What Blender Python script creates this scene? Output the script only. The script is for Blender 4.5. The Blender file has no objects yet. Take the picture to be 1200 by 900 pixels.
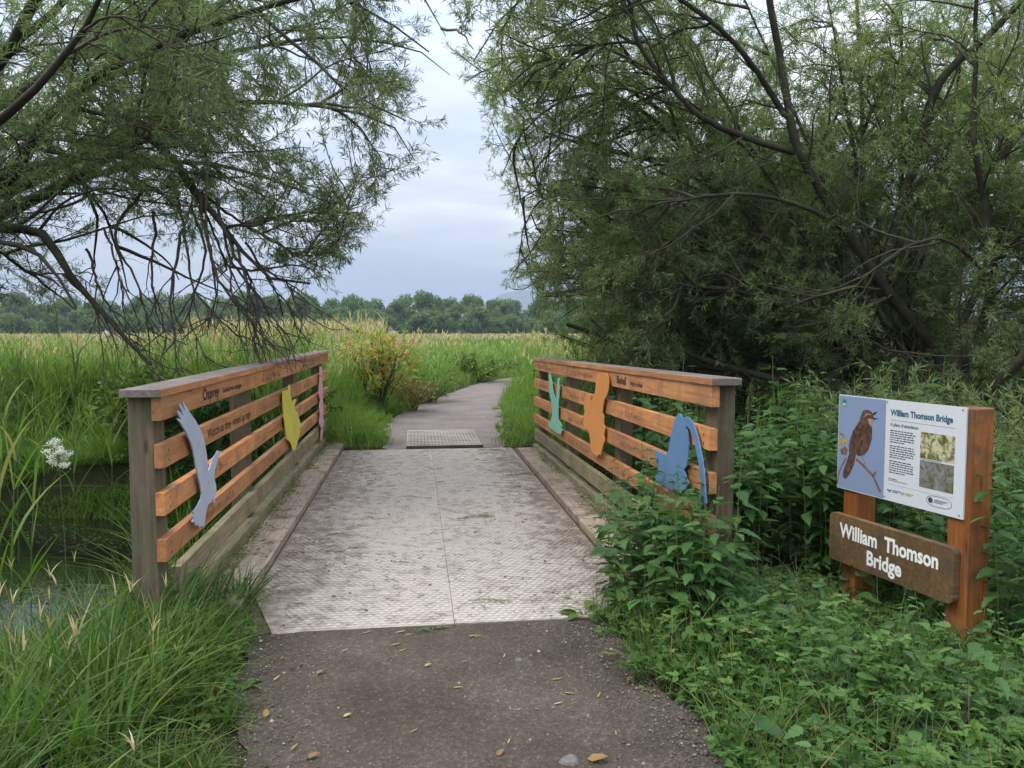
import bpy, math
import numpy as np
from mathutils import Vector, Matrix

rng = np.random.default_rng(7)
scene = bpy.context.scene
COL = scene.collection
R_ = math.radians

# ------------------------------------------------------------------ camera / survey
FPX = 924.0
PITCH = math.atan2(60, FPX)
YAW = math.atan2(113, FPX / math.cos(PITCH))
_h = np.array([math.sin(YAW), math.cos(YAW), 0.0])
CF = math.cos(PITCH) * _h + np.array([0, 0, -math.sin(PITCH)])
CR = np.array([math.cos(YAW), -math.sin(YAW), 0.0])
CU = np.cross(CR, CF)
CC = np.array([0, 0, 1.6])

def ray(u, v):
    return CR * (u - 600) / FPX - CU * (v - 450) / FPX + CF
def P(u, v, d):
    return CC + ray(u, v) * d
def atz(u, v, z=0.0):
    r = ray(u, v); return CC + r * ((z - CC[2]) / r[2])
def atx(u, v, x):
    r = ray(u, v); return CC + r * (x / r[0])

cam = bpy.data.cameras.new('camera'); cob = bpy.data.objects.new('camera', cam); COL.objects.link(cob)
cam.sensor_width = 36; cam.lens = FPX / 1200 * 36; cam.clip_start = 0.05; cam.clip_end = 20000
M = Matrix.Identity(4)
for i in range(3):
    M[i][0] = CR[i]; M[i][1] = CU[i]; M[i][2] = -CF[i]; M[i][3] = CC[i]
cob.matrix_world = M
scene.camera = cob

# ------------------------------------------------------------------ mesh helpers
def nz(v):
    return v / np.maximum(np.linalg.norm(v, axis=-1, keepdims=True), 1e-9)

class G:
    """collects geometry and links it as ONE mesh object"""
    def __init__(s): s.V = []; s.F = []; s.n = 0; s.R = []
    def add(s, V, F, mi=0, rnd=None):
        V = np.asarray(V, float).reshape(-1, 3)
        fl = F if isinstance(F, list) else [F]
        for f in fl:
            f = np.asarray(f, int)
            if f.ndim == 1: f = f[None]
            s.F.append((f + s.n, mi))
        s.V.append(V); s.n += len(V)
        s.R.append(np.full(len(V), .5) if rnd is None else np.asarray(rnd, float))
        return s
    def build(s, name, mats, parent=None, smooth=False, bevel=0.0, world=True):
        V = np.concatenate(s.V)
        if parent is not None and world:
            p = parent; off = np.zeros(3)
            while p is not None:
                off += np.array(p.location); p = p.parent
            V = V - off
        me = bpy.data.meshes.new(name)
        me.vertices.add(len(V)); me.vertices.foreach_set('co', V.astype(np.float32).ravel())
        loops = np.concatenate([f.ravel() for f, m in s.F])
        tot = np.concatenate([np.full(len(f), f.shape[1]) for f, m in s.F])
        mi = np.concatenate([np.full(len(f), m) for f, m in s.F])
        st = np.concatenate([[0], np.cumsum(tot)[:-1]])
        me.loops.add(len(loops)); me.loops.foreach_set('vertex_index', loops.astype(np.int32))
        me.polygons.add(len(tot)); me.polygons.foreach_set('loop_start', st.astype(np.int32))
        me.polygons.foreach_set('loop_total', tot.astype(np.int32))
        me.polygons.foreach_set('material_index', mi.astype(np.int32))
        me.polygons.foreach_set('use_smooth', np.full(len(tot), bool(smooth)))
        a = me.attributes.new('rnd', 'FLOAT', 'POINT'); a.data.foreach_set('value', np.concatenate(s.R).astype(np.float32))
        me.update(calc_edges=True)
        for m in (mats if isinstance(mats, (list, tuple)) else [mats]): me.materials.append(m)
        o = bpy.data.objects.new(name, me); COL.objects.link(o)
        if parent is not None: o.parent = parent
        if bevel:
            b = o.modifiers.new('bevel', 'BEVEL'); b.width = bevel; b.segments = 2; b.limit_method = 'ANGLE'; b.angle_limit = R_(40)
        return o

def empty(name, loc, label=None, cat=None, group=None, parent=None):
    o = bpy.data.objects.new(name, None); COL.objects.link(o); o.location = [float(c) for c in loc]; o.empty_display_size = .1
    if parent is not None:
        off = np.zeros(3); p = parent
        while p is not None:
            off += np.array(p.location); p = p.parent
        o.location = [float(c) for c in np.array(loc) - off]; o.parent = parent
    tag(o, label, cat, group)
    return o
def tag(o, label=None, cat=None, group=None, kind=None):
    if label: o['label'] = label
    if cat: o['category'] = cat
    if group: o['group'] = group
    if kind: o['kind'] = kind
    return o
def dup(root, loc, rotz=0, scale=1.0, label=None, group=None, sz=None):
    r = root.copy(); COL.objects.link(r); r.location = [float(c) for c in loc]; r.rotation_euler = (0, 0, rotz); r.scale = (scale, scale, sz or scale)
    if label: r['label'] = label
    if group: r['group'] = group
    for ch in list(root.children):
        c = ch.copy(); COL.objects.link(c); c.parent = r
        for g in list(ch.children):
            d = g.copy(); COL.objects.link(d); d.parent = c
    return r

BOXF = np.array([[0, 3, 2, 1], [4, 5, 6, 7], [0, 1, 5, 4], [1, 2, 6, 5], [2, 3, 7, 6], [3, 0, 4, 7]])
def box(g, x0, x1, y0, y1, z0, z1, mi=0, zf=None):
    V = np.array([[x0, y0, z0], [x1, y0, z0], [x1, y1, z0], [x0, y1, z0], [x0, y0, z1], [x1, y0, z1], [x1, y1, z1], [x0, y1, z1]], float)
    if zf is not None: V[:, 2] += np.array([zf(y) for y in V[:, 1]])
    g.add(V, BOXF, mi, np.full(8, rng.random()))

def extrude(g, poly, frame, thick, mi=0):
    """poly: (n,2) in plane coords; frame=(origin, ex, ey, en): extruded along -en by thick"""
    o, ex, ey, en = [np.asarray(a, float) for a in frame]
    p = np.asarray(poly, float); n = len(p)
    area = np.sum(p[:, 0] * np.roll(p[:, 1], -1) - np.roll(p[:, 0], -1) * p[:, 1])
    if area < 0: p = p[::-1]
    A = o + p[:, :1] * ex + p[:, 1:] * ey
    V = np.concatenate([A, A - en * thick])
    i = np.arange(n); j = (i + 1) % n
    g.add(V, [np.arange(n), np.arange(n)[::-1] + n, np.stack([i, i + n, j + n, j], 1)], mi)

def resample(poly, n):
    p = np.asarray(poly, float)
    q = np.concatenate([[2 * p[0] - p[1]], p, [2 * p[-1] - p[-2]]])
    d = np.linalg.norm(np.diff(p, axis=0), axis=1); c = np.concatenate([[0], np.cumsum(d)]); s = np.linspace(0, c[-1], n)
    k = np.clip(np.searchsorted(c, s, side='right') - 1, 0, len(p) - 2); t = ((s - c[k]) / d[k])[:, None]
    a, b, e, f = q[k], q[k + 1], q[k + 2], q[k + 3]
    return .5 * (2 * b + (e - a) * t + (2 * a - 5 * b + 4 * e - f) * t ** 2 + (3 * b - a - 3 * e + f) * t ** 3)

def tubes(g, pts, rad, sides=5, mi=0, rnd=None, lump=0.0):
    """pts (N,n,3), rad (N,n)"""
    N, n, _ = pts.shape
    T = nz(np.gradient(pts, axis=1))
    mean = nz(pts[:, -1] - pts[:, 0])
    ref = np.where(np.abs(mean[:, 2:3]) > .8, np.array([[1., 0.1, 0]]), np.array([[0.07, 0.05, 1.]]))
    S = nz(np.cross(T, ref[:, None, :])); B = np.cross(S, T)
    a = np.linspace(0, 2 * np.pi, sides, endpoint=False)
    rr = rad[:, :, None]
    if lump: rr = rr * (1 + lump * rng.standard_normal((N, n, sides)))
    ring = pts[:, :, None, :] + rr[..., None] * (np.cos(a)[None, None, :, None] * S[:, :, None, :] + np.sin(a)[None, None, :, None] * B[:, :, None, :])
    V = ring.reshape(-1, 3)
    ii = np.arange(N)[:, None, None] * n * sides; kk = np.arange(n - 1)[None, :, None] * sides; jj = np.arange(sides)[None, None, :]
    j2 = (jj + 1) % sides
    F = np.stack([ii + kk + jj, ii + kk + j2, ii + kk + sides + j2, ii + kk + sides + jj], -1).reshape(-1, 4)
    r = rng.random(N) if rnd is None else rnd
    g.add(V, F, mi, np.repeat(r, n * sides))

def tube1(g, poly, r0, r1, n=12, sides=6, mi=0, lump=0.0):
    p = resample(poly, n)[None]; tubes(g, p, np.linspace(r0, r1, n)[None], sides, mi, lump=lump)

def spawn(par, cnt, t0, t1, a0, a1, l0, l1, wig, trop, npts, tap=.4):
    N, n, _ = par.shape
    idx = np.repeat(np.arange(N), cnt); m = len(idx)
    tt = rng.uniform(t0, t1, m); t = tt * (n - 1.001); i = t.astype(int); f = (t - i)[:, None]
    base = par[idx, i] * (1 - f) + par[idx, i + 1] * f
    tan = nz(par[idx, i + 1] - par[idx, i])
    perp = nz(np.cross(tan, rng.standard_normal((m, 3))))
    a = rng.uniform(a0, a1, m)[:, None]
    d = np.cos(a) * tan + np.sin(a) * perp
    L = (rng.uniform(l0, l1, m) * (1 - tap * tt))[:, None]
    out = [base]
    for k in range(npts - 1):
        d = nz(d + wig * rng.standard_normal((m, 3)) + np.asarray(trop))
        base = base + d * L / (npts - 1); out.append(base)
    return np.stack(out, 1)

def along(par, cnt, t0, t1):
    N, n, _ = par.shape
    idx = np.repeat(np.arange(N), cnt); m = len(idx)
    t = rng.uniform(t0, t1, m) * (n - 1.001); i = t.astype(int); f = (t - i)[:, None]
    return par[idx, i] * (1 - f) + par[idx, i + 1] * f, nz(par[idx, i + 1] - par[idx, i]), idx

def inst(g, TV, TF, pos, dr, up, sc, mi=0, rnd=None, wsc=None):
    """many copies of a leaf template (y = along the leaf, z = its normal)"""
    TV = np.asarray(TV, float); n = len(pos); k = len(TV)
    S = nz(np.cross(dr, up)); N = np.cross(S, dr)
    sc = np.broadcast_to(np.asarray(sc, float), (n,)); w = sc if wsc is None else np.broadcast_to(wsc, (n,))
    V = pos[:, None] + TV[None, :, :1] * S[:, None] * w[:, None, None] + TV[None, :, 1:2] * dr[:, None] * sc[:, None, None] + TV[None, :, 2:] * N[:, None] * sc[:, None, None]
    off = (np.arange(n) * k)[:, None, None]
    TFs = TF if isinstance(TF, list) else [TF]
    r = rng.random(n) if rnd is None else rnd
    g.add(V.reshape(-1, 3), [(np.asarray(f)[None] + off).reshape(-1, np.asarray(f).shape[1]) for f in TFs], mi, np.repeat(r, k))

def blades(g, base, h, w, lean=.3, droop=.5, seg=4, mi=0, rnd=None, az=None):
    n = len(base); h = np.broadcast_to(h, (n,)); w = np.broadcast_to(w, (n,))
    a = rng.uniform(0, 2 * np.pi, n) if az is None else az
    D = np.stack([np.cos(a), np.sin(a), 0 * a], 1)
    ln = np.minimum(np.abs(rng.normal(0, lean, n)), 1.7 * lean); dp = np.minimum(np.abs(rng.normal(0, droop, n)), 1.7 * droop)
    b = a + np.pi / 2 + rng.normal(0, .5, n); S = np.stack([np.cos(b), np.sin(b), 0 * b], 1)
    V = np.zeros((n, 2 * seg + 1, 3))
    for k in range(seg + 1):
        s = k / seg
        hor = (ln * s + dp * s * s)[:, None]; ver = np.maximum(s - .45 * dp * s ** 2.4, .1 * s)[:, None]
        c = base + h[:, None] * (D * hor + np.array([0, 0, 1.]) * ver)
        ww = (w * (1 - s ** 2) * (.65 + .35 * min(1, s * 3)))[:, None] / 2
        if k < seg: V[:, 2 * k] = c - S * ww; V[:, 2 * k + 1] = c + S * ww
        else: V[:, 2 * seg] = c
    off = (np.arange(n) * (2 * seg + 1))[:, None, None]
    q = np.array([[2 * k, 2 * k + 1, 2 * k + 3, 2 * k + 2] for k in range(seg - 1)]); t = np.array([[2 * seg - 2, 2 * seg - 1, 2 * seg]])
    r = rng.random(n) if rnd is None else rnd
    g.add(V.reshape(-1, 3), [(q[None] + off).reshape(-1, 4), (t[None] + off).reshape(-1, 3)], mi, np.repeat(r, 2 * seg + 1))
    return V[:, 2 * seg]

FLOAT_V = np.array([[-.5, 0, 0], [-.25, -.4, 0], [.25, -.4, 0], [.5, 0, 0], [.25, .4, 0], [-.25, .4, 0]]); FLOAT_F = np.array([[0, 1, 2, 3], [0, 3, 4, 5]])
def fnoise(x, y, s=1.0, ph=0.0):
    x = np.asarray(x) * s; y = np.asarray(y) * s
    return (np.sin(1.3 * x + 1.7 * y + ph) + np.sin(2.9 * x - 1.1 * y + 2.1 + ph) * .6 + np.sin(-1.9 * x + 4.3 * y + 4.0 + ph) * .45 + np.sin(6.1 * x + 5.3 * y + 1.0 + ph) * .25) / 2.3

# ------------------------------------------------------------------ materials
def newmat(name):
    m = bpy.data.materials.new(name); m.use_nodes = True; nt = m.node_tree
    for n in list(nt.nodes):
        if n.type != 'OUTPUT_MATERIAL' and n.type != 'BSDF_PRINCIPLED': nt.nodes.remove(n)
    b = nt.nodes.get('Principled BSDF'); o = nt.nodes.get('Material Output')
    return m, nt, b, o
def nd(nt, t, **kw):
    n = nt.nodes.new(t)
    for k, v in kw.items(): setattr(n, k, v)
    return n
def ramp(nt, stops, fac, interp='LINEAR'):
    r = nd(nt, 'ShaderNodeValToRGB'); cr = r.color_ramp; cr.interpolation = interp
    while len(cr.elements) < len(stops): cr.elements.new(.5)
    for e, (p, c) in zip(cr.elements, stops):
        e.position = p; e.color = (*c, 1) if len(c) == 3 else c
    nt.links.new(fac, r.inputs[0]); return r.outputs[0]
def noise(nt, vec, scale, detail=4, rough=.55, dist=0.0):
    n = nd(nt, 'ShaderNodeTexNoise'); n.inputs['Scale'].default_value = scale; n.inputs['Detail'].default_value = detail
    n.inputs['Roughness'].default_value = rough; n.inputs['Distortion'].default_value = dist
    nt.links.new(vec, n.inputs['Vector']); return n.outputs['Fac']
def coords(nt, stretch=(1, 1, 1), rand=False):
    tc = nd(nt, 'ShaderNodeTexCoord'); mp = nd(nt, 'ShaderNodeMapping'); mp.inputs['Scale'].default_value = stretch
    nt.links.new(tc.outputs['Object'], mp.inputs['Vector'])
    if rand:
        oi = nd(nt, 'ShaderNodeObjectInfo'); mu = nd(nt, 'ShaderNodeMath', operation='MULTIPLY'); mu.inputs[1].default_value = 37.0
        nt.links.new(oi.outputs['Random'], mu.inputs[0]); nt.links.new(mu.outputs[0], mp.inputs['Location'])
    return mp.outputs[0]
def mixc(nt, fac, a, b, mode='MIX'):
    n = nd(nt, 'ShaderNodeMix', data_type='RGBA', blend_type=mode)
    for s, v in ((n.inputs[0], fac), (n.inputs[6], a), (n.inputs[7], b)):
        if hasattr(v, 'links') or isinstance(v, bpy.types.NodeSocket): nt.links.new(v, s)
        else: s.default_value = (*v, 1) if isinstance(v, (tuple, list)) and len(v) == 3 else v
    return n.outputs[2]
def bump(nt, b, hgt, strength, dist):
    n = nd(nt, 'ShaderNodeBump'); n.inputs['Strength'].default_value = strength; n.inputs['Distance'].default_value = dist
    nt.links.new(hgt, n.inputs['Height']); nt.links.new(n.outputs[0], b.inputs['Normal'])

def plain(name, c, rough=.5, var=.12, scale=30, spec=.4):
    m, nt, b, o = newmat(name); v = coords(nt)
    f = noise(nt, v, scale, 4)
    nt.links.new(ramp(nt, [(.3, [x * (1 - var) for x in c]), (.7, [min(1, x * (1 + var)) for x in c])], f), b.inputs['Base Color'])
    b.inputs['Roughness'].default_value = rough; b.inputs['Specular IOR Level'].default_value = spec
    return m
def painted(name, c, *_):
    m, nt, b, o = newmat(name); v = coords(nt, (1, 2.2, 1), True)
    f = noise(nt, v, 3.5, 6, .7); f2 = noise(nt, coords(nt, (1, 9, 1.2)), 6, 5, .75)
    col = ramp(nt, [(.3, [x * .86 for x in c]), (.7, [min(1, x * 1.08) for x in c])], f)
    col = mixc(nt, ramp(nt, [(.58, (0, 0, 0)), (.74, (.45, .45, .45))], f2), col, (.20, .19, .15))
    nt.links.new(col, b.inputs['Base Color']); nt.links.new(ramp(nt, [(.3, (.45, .45, .45)), (.7, (.75, .75, .75))], f), b.inputs['Roughness']); b.inputs['Specular IOR Level'].default_value = .35
    return m
def leafmat(name, stops, trans=.35, tcol=1.25, rough=.5, spec=.3):
    m, nt, b, o = newmat(name)
    at = nd(nt, 'ShaderNodeAttribute', attribute_name='rnd')
    c = ramp(nt, stops, at.outputs['Fac'])
    nt.links.new(c, b.inputs['Base Color']); b.inputs['Roughness'].default_value = rough; b.inputs['Specular IOR Level'].default_value = spec
    tr = nd(nt, 'ShaderNodeBsdfTranslucent')
    nt.links.new(mixc(nt, 1.0, c, (tcol * 1.1, tcol * 1.15, tcol * .6), 'MULTIPLY'), tr.inputs['Color'])
    mx = nd(nt, 'ShaderNodeMixShader'); mx.inputs[0].default_value = trans
    nt.links.new(b.outputs[0], mx.inputs[1]); nt.links.new(tr.outputs[0], mx.inputs[2]); nt.links.new(mx.outputs[0], o.inputs['Surface'])
    return m
def wood(name, c1, c2, c3, axis='Y', rough=.6, grain=1.0, stain=None):
    m, nt, b, o = newmat(name)
    st = {'Y': (28, 1.2, 28), 'Z': (28, 28, 1.2), 'X': (1.2, 28, 28)}[axis]
    v = coords(nt, st, True); f = noise(nt, v, 1.6 * grain, 6, .65, .6)
    v2 = coords(nt, (1, 1, 1), True); f2 = noise(nt, v2, 2.2, 3)
    col = ramp(nt, [(.28, c1), (.5, c2), (.72, c3)], f)
    oi = nd(nt, 'ShaderNodeObjectInfo')
    tint = ramp(nt, [(0, (.78, .76, .74)), (.5, (1, 1, 1)), (1, (1.12, 1.06, .95))], oi.outputs['Random'])
    col = mixc(nt, 1.0, col, tint, 'MULTIPLY')
    blot = ramp(nt, [(.35, (.7, .68, .66)), (.6, (1.05, 1.05, 1.05))], f2)
    col = mixc(nt, .8, col, blot, 'MULTIPLY')
    kn = nd(nt, 'ShaderNodeTexVoronoi'); kn.inputs['Scale'].default_value = 1.0
    ks = {'Y': (9, 2.4, 9), 'Z': (9, 9, 2.4), 'X': (2.4, 9, 9)}[axis]
    nt.links.new(coords(nt, ks, True), kn.inputs['Vector'])
    kf = ramp(nt, [(.06, (.35, .3, .27)), (.13, (1, 1, 1))], kn.outputs['Distance'])
    col = mixc(nt, .75, col, kf, 'MULTIPLY')
    if stain: 
        f3 = noise(nt, coords(nt, (1, 1, 1), True), 5.0, 5, .7)
        sf = ramp(nt, [(.48, (0, 0, 0)), (.66, (1, 1, 1))], f3)
        col = mixc(nt, sf, col, stain)
    nt.links.new(col, b.inputs['Base Color']); b.inputs['Roughness'].default_value = rough; b.inputs['Specular IOR Level'].default_value = .3
    bump(nt, b, f, .45, .004)
    return m

MW_orange = wood('oiled_larch', (.31, .12, .045), (.50, .22, .085), (.60, .31, .135), 'Y', .6, stain=(.30, .15, .075))
MW_cap = wood('weathered_cap_timber', (.13, .105, .095), (.19, .158, .142), (.26, .222, .20), 'Y', .7)
MW_grey = wood('weathered_grey_timber', (.15, .12, .075), (.23, .19, .12), (.31, .265, .18), 'Y', .8, stain=(.13, .14, .06))
MW_post = wood('weathered_post_timber', (.075, .055, .036), (.125, .095, .062), (.185, .145, .10), 'Z', .85, stain=(.10, .11, .06))
MW_kerb = wood('worn_kerb_timber', (.225, .18, .135), (.34, .28, .22), (.44, .375, .305), 'Y', .85, stain=(.13, .085, .06))
MW_dark = wood('soil_covered_underdeck', (.06, .045, .034), (.09, .068, .052), (.12, .092, .07), 'X', .95)
MW_sign = wood('stained_sign_post', (.15, .048, .013), (.26, .092, .024), (.34, .14, .042), 'Z', .55, stain=(.10, .055, .03))
MW_board = wood('routed_name_board', (.075, .046, .02), (.14, .085, .038), (.205, .13, .064), 'X', .6, stain=(.075, .06, .04))
M_burn = plain('burnt_lettering', (.035, .018, .012), .9)
M_burn2 = plain('faded_lettering', (.17, .075, .04), .9)
M_white = plain('white_paint', (.78, .78, .74), .5, .05)
M_screw = plain('steel_fixing', (.25, .25, .26), .35)
M_grey = painted('grey_painted_sheet', (.40, .44, .52), .5, .04, 8)
M_yel = painted('yellow_painted_sheet', (.66, .58, .07))
M_pink = painted('pink_painted_sheet', (.68, .36, .38))
M_mint = painted('mint_painted_sheet', (.22, .52, .40))
M_oran = painted('orange_painted_sheet', (.60, .24, .06))
M_blue = painted('blue_painted_sheet', (.10, .20, .35))

L_willow = leafmat('willow_leaves', [(0, (.115, .165, .078)), (.5, (.175, .235, .115)), (.85, (.225, .285, .14)), (1, (.31, .33, .13))], .5, 1.5)
L_willow2 = leafmat('grey_willow_leaves', [(0, (.075, .115, .058)), (.5, (.115, .165, .085)), (.9, (.165, .21, .115)), (1, (.23, .24, .09))], .48, 1.45)
L_grass = leafmat('bank_grass_blades', [(0, (.032, .078, .016)), (.35, (.06, .125, .022)), (.7, (.105, .175, .034)), (.92, (.16, .215, .05)), (.96, (.24, .20, .095)), (1, (.28, .225, .125))], .42)
L_lush = leafmat('lush_grass_blades', [(0, (.08, .16, .02)), (.5, (.12, .22, .03)), (.92, (.17, .26, .045)), (1, (.30, .29, .10))], .4)
L_reed = leafmat('reed_blades', [(0, (.075, .165, .024)), (.5, (.13, .24, .04)), (.9, (.20, .30, .07)), (1, (.36, .32, .15))], .42)
L_gold = leafmat('reed_seed_heads', [(0, (.42, .32, .18)), (.6, (.54, .43, .27)), (1, (.60, .51, .36))], .3)
L_nettle = leafmat('nettle_leaves', [(0, (.035, .09, .022)), (.6, (.06, .135, .034)), (1, (.095, .185, .05))], .36, rough=.5)
L_cover = leafmat('ground_cover_leaves', [(0, (.04, .095, .022)), (.6, (.078, .16, .036)), (.97, (.125, .22, .055)), (1, (.22, .22, .07))], .35, rough=.6, spec=.2)
L_dock = leafmat('dock_leaves', [(0, (.08, .15, .03)), (1, (.12, .20, .045))], .35)
L_red = leafmat('reddish_leaves', [(0, (.22, .30, .06)), (.66, (.33, .37, .09)), (.76, (.46, .26, .10)), (1, (.42, .17, .07))], .42)
L_bright = leafmat('bright_shrub_leaves', [(0, (.08, .15, .025)), (.6, (.13, .21, .04)), (1, (.20, .27, .07))], .35)
L_tan = leafmat('dry_brown_herb', [(0, (.20, .14, .06)), (.5, (.28, .20, .09)), (1, (.16, .20, .06))], .3)
L_far = leafmat('woodland_leaves', [(0, (.065, .115, .035)), (.5, (.10, .165, .048)), (1, (.145, .21, .06))], .35)
L_sap = leafmat('moss_and_seedlings', [(0, (.07, .11, .02)), (.7, (.12, .17, .03)), (1, (.17, .17, .06))], .3)
M_bark = wood('willow_bark', (.022, .018, .013), (.042, .035, .026), (.075, .066, .05), 'Z', .9, 1.5, stain=(.06, .068, .034))
M_twig = plain('willow_twigs', (.06, .05, .032), .85, .3)
M_dead = plain('bare_dead_branches', (.075, .062, .05), .9, .35, 12)
M_stem = plain('green_stems', (.10, .14, .04), .6, .2)
M_dry = leafmat('fallen_dry_leaf', [(0, (.17, .095, .045)), (.35, (.30, .19, .07)), (.7, (.40, .28, .10)), (1, (.44, .36, .19))], .2)
M_litter = leafmat('brown_leaf_litter', [(0, (.075, .05, .035)), (.7, (.14, .095, .065)), (1, (.24, .17, .11))], .05, rough=.8)
M_umbel = plain('white_umbel_florets', (.72, .72, .62), .7, .1)

# ------------------------------------------------------------------ terrain
def smooth(t):
    t = np.clip(t, 0, 1); return t * t * (3 - 2 * t)
PCY = np.array([-6, 2.9, 4.2, 10.8, 12.9, 14.4, 17, 20, 24.5, 28, 32, 60])
PCX = np.array([.1, .25, .05, .40, .46, .52, .9, 1.5, 2.45, 4.0, 7.0, 34])
PW = np.array([.95, .93, .95, .8, .95, 1.08, .95, .85, .62, .7, .8, .8])
def pathc(y): return np.interp(y, PCY, PCX), np.interp(y, PCY, PW)
def streamy(x):
    return 7.6 + .3 * np.maximum(0, -1.3 - x) + .95 * np.maximum(0, x - 1.7)
def hgt(x, y):
    x = np.asarray(x, float); y = np.asarray(y, float)
    c, w = pathc(y)
    d = np.abs(x - c) - w
    left = smooth(d / 2.4) * np.where(x < c, .20 + .42 * smooth((y - 3.2) / 1.8) * (y < 11), .21)
    z = .03 + .035 * fnoise(x, y, 1.1) - left
    z = z + np.where(y > 11, .25, 1) * 0 - .06 * smooth((y - 30) / 60)
    ds = np.abs(y - streamy(x))
    z = z - 1.3 * smooth((2.55 - ds) / 1.25)
    near = smooth(1 - d / .35)
    onpath = near * np.where((y > 4.9) & (y < 10.6), 0, 1)
    z = z * (1 - onpath) + (-.014) * onpath
    z = np.where((y > 4.12) & (y < 4.9) & (x < -.7) & (x > -1.5), np.minimum(z, -.004 + .01 * fnoise(x, y, 6)), z)
    z = np.where((y > np.where(x < -.7, 4.78, 4.3)) & (y < 10.78) & (np.abs(x - .18) < 1.55), np.minimum(z, -.35), z)
    far = smooth((np.hypot(x, y) - 80) / 100)
    return z * (1 - far) + far * (-.15)

xs = np.concatenate([-np.geomspace(30, 4300, 26)[::-1], np.linspace(-28, -6, 45), np.arange(-5.8, 5.8, .14), np.linspace(6, 28, 45), np.geomspace(30, 4300, 26)])
ys = np.concatenate([-np.geomspace(4, 80, 10)[::-1], np.arange(-3, 18, .16), np.linspace(18.5, 50, 50), np.geomspace(52, 4400, 40)])
X, Y = np.meshgrid(xs, ys); Z = hgt(X, Y)
g = G(); ny, nx = X.shape
i = np.arange(nx - 1)[None] + (np.arange(ny - 1) * nx)[:, None]
g.add(np.stack([X, Y, Z], -1).reshape(-1, 3), np.stack([i, i + 1, i + nx + 1, i + nx], -1).reshape(-1, 4))
m_gr, nt, b, o = newmat('bank_soil_and_turf')
v = coords(nt); f = noise(nt, v, 1.3, 6, .6); f2 = noise(nt, v, 22, 5, .7)
c = ramp(nt, [(.3, (.018, .022, .009)), (.5, (.03, .037, .013)), (.68, (.05, .056, .019))], f)
c = mixc(nt, ramp(nt, [(.45, (0, 0, 0)), (.62, (1, 1, 1))], f2), c, (.035, .026, .017))
nt.links.new(c, b.inputs['Base Color']); b.inputs['Roughness'].default_value = .95; b.inputs['Specular IOR Level'].default_value = .1
bump(nt, b, f2, .6, .03)
tag(g.build('ground', m_gr, smooth=True), kind='structure')

# water
g = G()
xx = np.linspace(-16, 16, 60); ww = []
for s in (-1, 1): ww.append(np.stack([xx, streamy(xx) + s * 2.4, np.full(60, -.80)], 1))
i = np.arange(59); g.add(np.concatenate(ww), np.stack([i, i + 1, i + 61, i + 60], 1))
m_w, nt, b, o = newmat('still_stream_water')
b.inputs['Base Color'].default_value = (.012, .014, .009, 1); b.inputs['Roughness'].default_value = .03; b.inputs['IOR'].default_value = 1.33
b.inputs['Specular IOR Level'].default_value = .9
bump(nt, b, noise(nt, coords(nt, (1, 1.2, 1)), 2.2, 3, .5, 1.2), .16, .02)
tag(g.build('stream_water', m_w), kind='structure')

# path (near and far strips)
def strip(g, y0, y1, n, z, cross=15):
    yy = np.linspace(y0, y1, n); c, w = pathc(yy)
    wl = w + .07 * fnoise(yy, 0 * yy, 3.1) + .03 * fnoise(yy, 0 * yy, 11); wr = w + .07 * fnoise(yy, 0 * yy + 5, 3.3) + .03 * fnoise(yy, yy * 0 + 3, 12)
    s = np.linspace(0, 1, cross)[None]
    x = (c - wl)[:, None] * (1 - s) + (c + wr)[:, None] * s
    zz = z + .012 * (1 - (2 * s - 1) ** 4) + .004 * fnoise(x, yy[:, None] + 0 * x, 4)
    V = np.stack([x, yy[:, None] + 0 * x, zz], -1).reshape(-1, 3)
    k = np.arange(cross - 1)[None] + (np.arange(n - 1) * cross)[:, None]
    g.add(V, np.stack([k, k + 1, k + cross + 1, k + cross], -1).reshape(-1, 4))
m_p, nt, b, o = newmat('worn_asphalt_path')
v = coords(nt); vo = nd(nt, 'ShaderNodeTexVoronoi'); vo.inputs['Scale'].default_value = 85; nt.links.new(v, vo.inputs['Vector'])
big = noise(nt, v, 1.7, 5, .6); fine = noise(nt, v, 140, 3, .6)
c = ramp(nt, [(.3, (.046, .036, .026)), (.5, (.074, .060, .046)), (.75, (.108, .091, .073))], big)
st = ramp(nt, [(.0, (.55, .52, .5)), (.62, (.9, .88, .86)), (.86, (1.35, 1.32, 1.28)), (1, (2.1, 2.0, 1.9))], vo.outputs['Color'])
c = mixc(nt, .85, c, st, 'MULTIPLY')
c = mixc(nt, ramp(nt, [(.60, (0, 0, 0)), (.72, (.8, .8, .8))], noise(nt, v, 6, 6, .75)), c, (.055, .04, .032))
nt.links.new(c, b.inputs['Base Color']); b.inputs['Roughness'].default_value = .85; b.inputs['Specular IOR Level'].default_value = .25
bump(nt, b, vo.outputs['Distance'], .7, .008)
g = G(); strip(g, -5, 4.215, 150, .0); tag(g.build('path', m_p, smooth=True), kind='structure')
m_p2 = m_p.copy(); m_p2.name = 'pale_gravel_path'
for n in m_p2.node_tree.nodes:
    if n.type == 'VALTORGB' and abs(n.color_ramp.elements[0].color[0] - .046) < 1e-4:
        for e, cc in zip(n.color_ramp.elements, [(.135, .112, .102, 1), (.18, .152, .14, 1), (.225, .195, .18, 1)]): e.color = cc
g = G(); strip(g, 10.86, 46, 200, .0); tag(g.build('far_path', m_p2, smooth=True), kind='structure')

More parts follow.
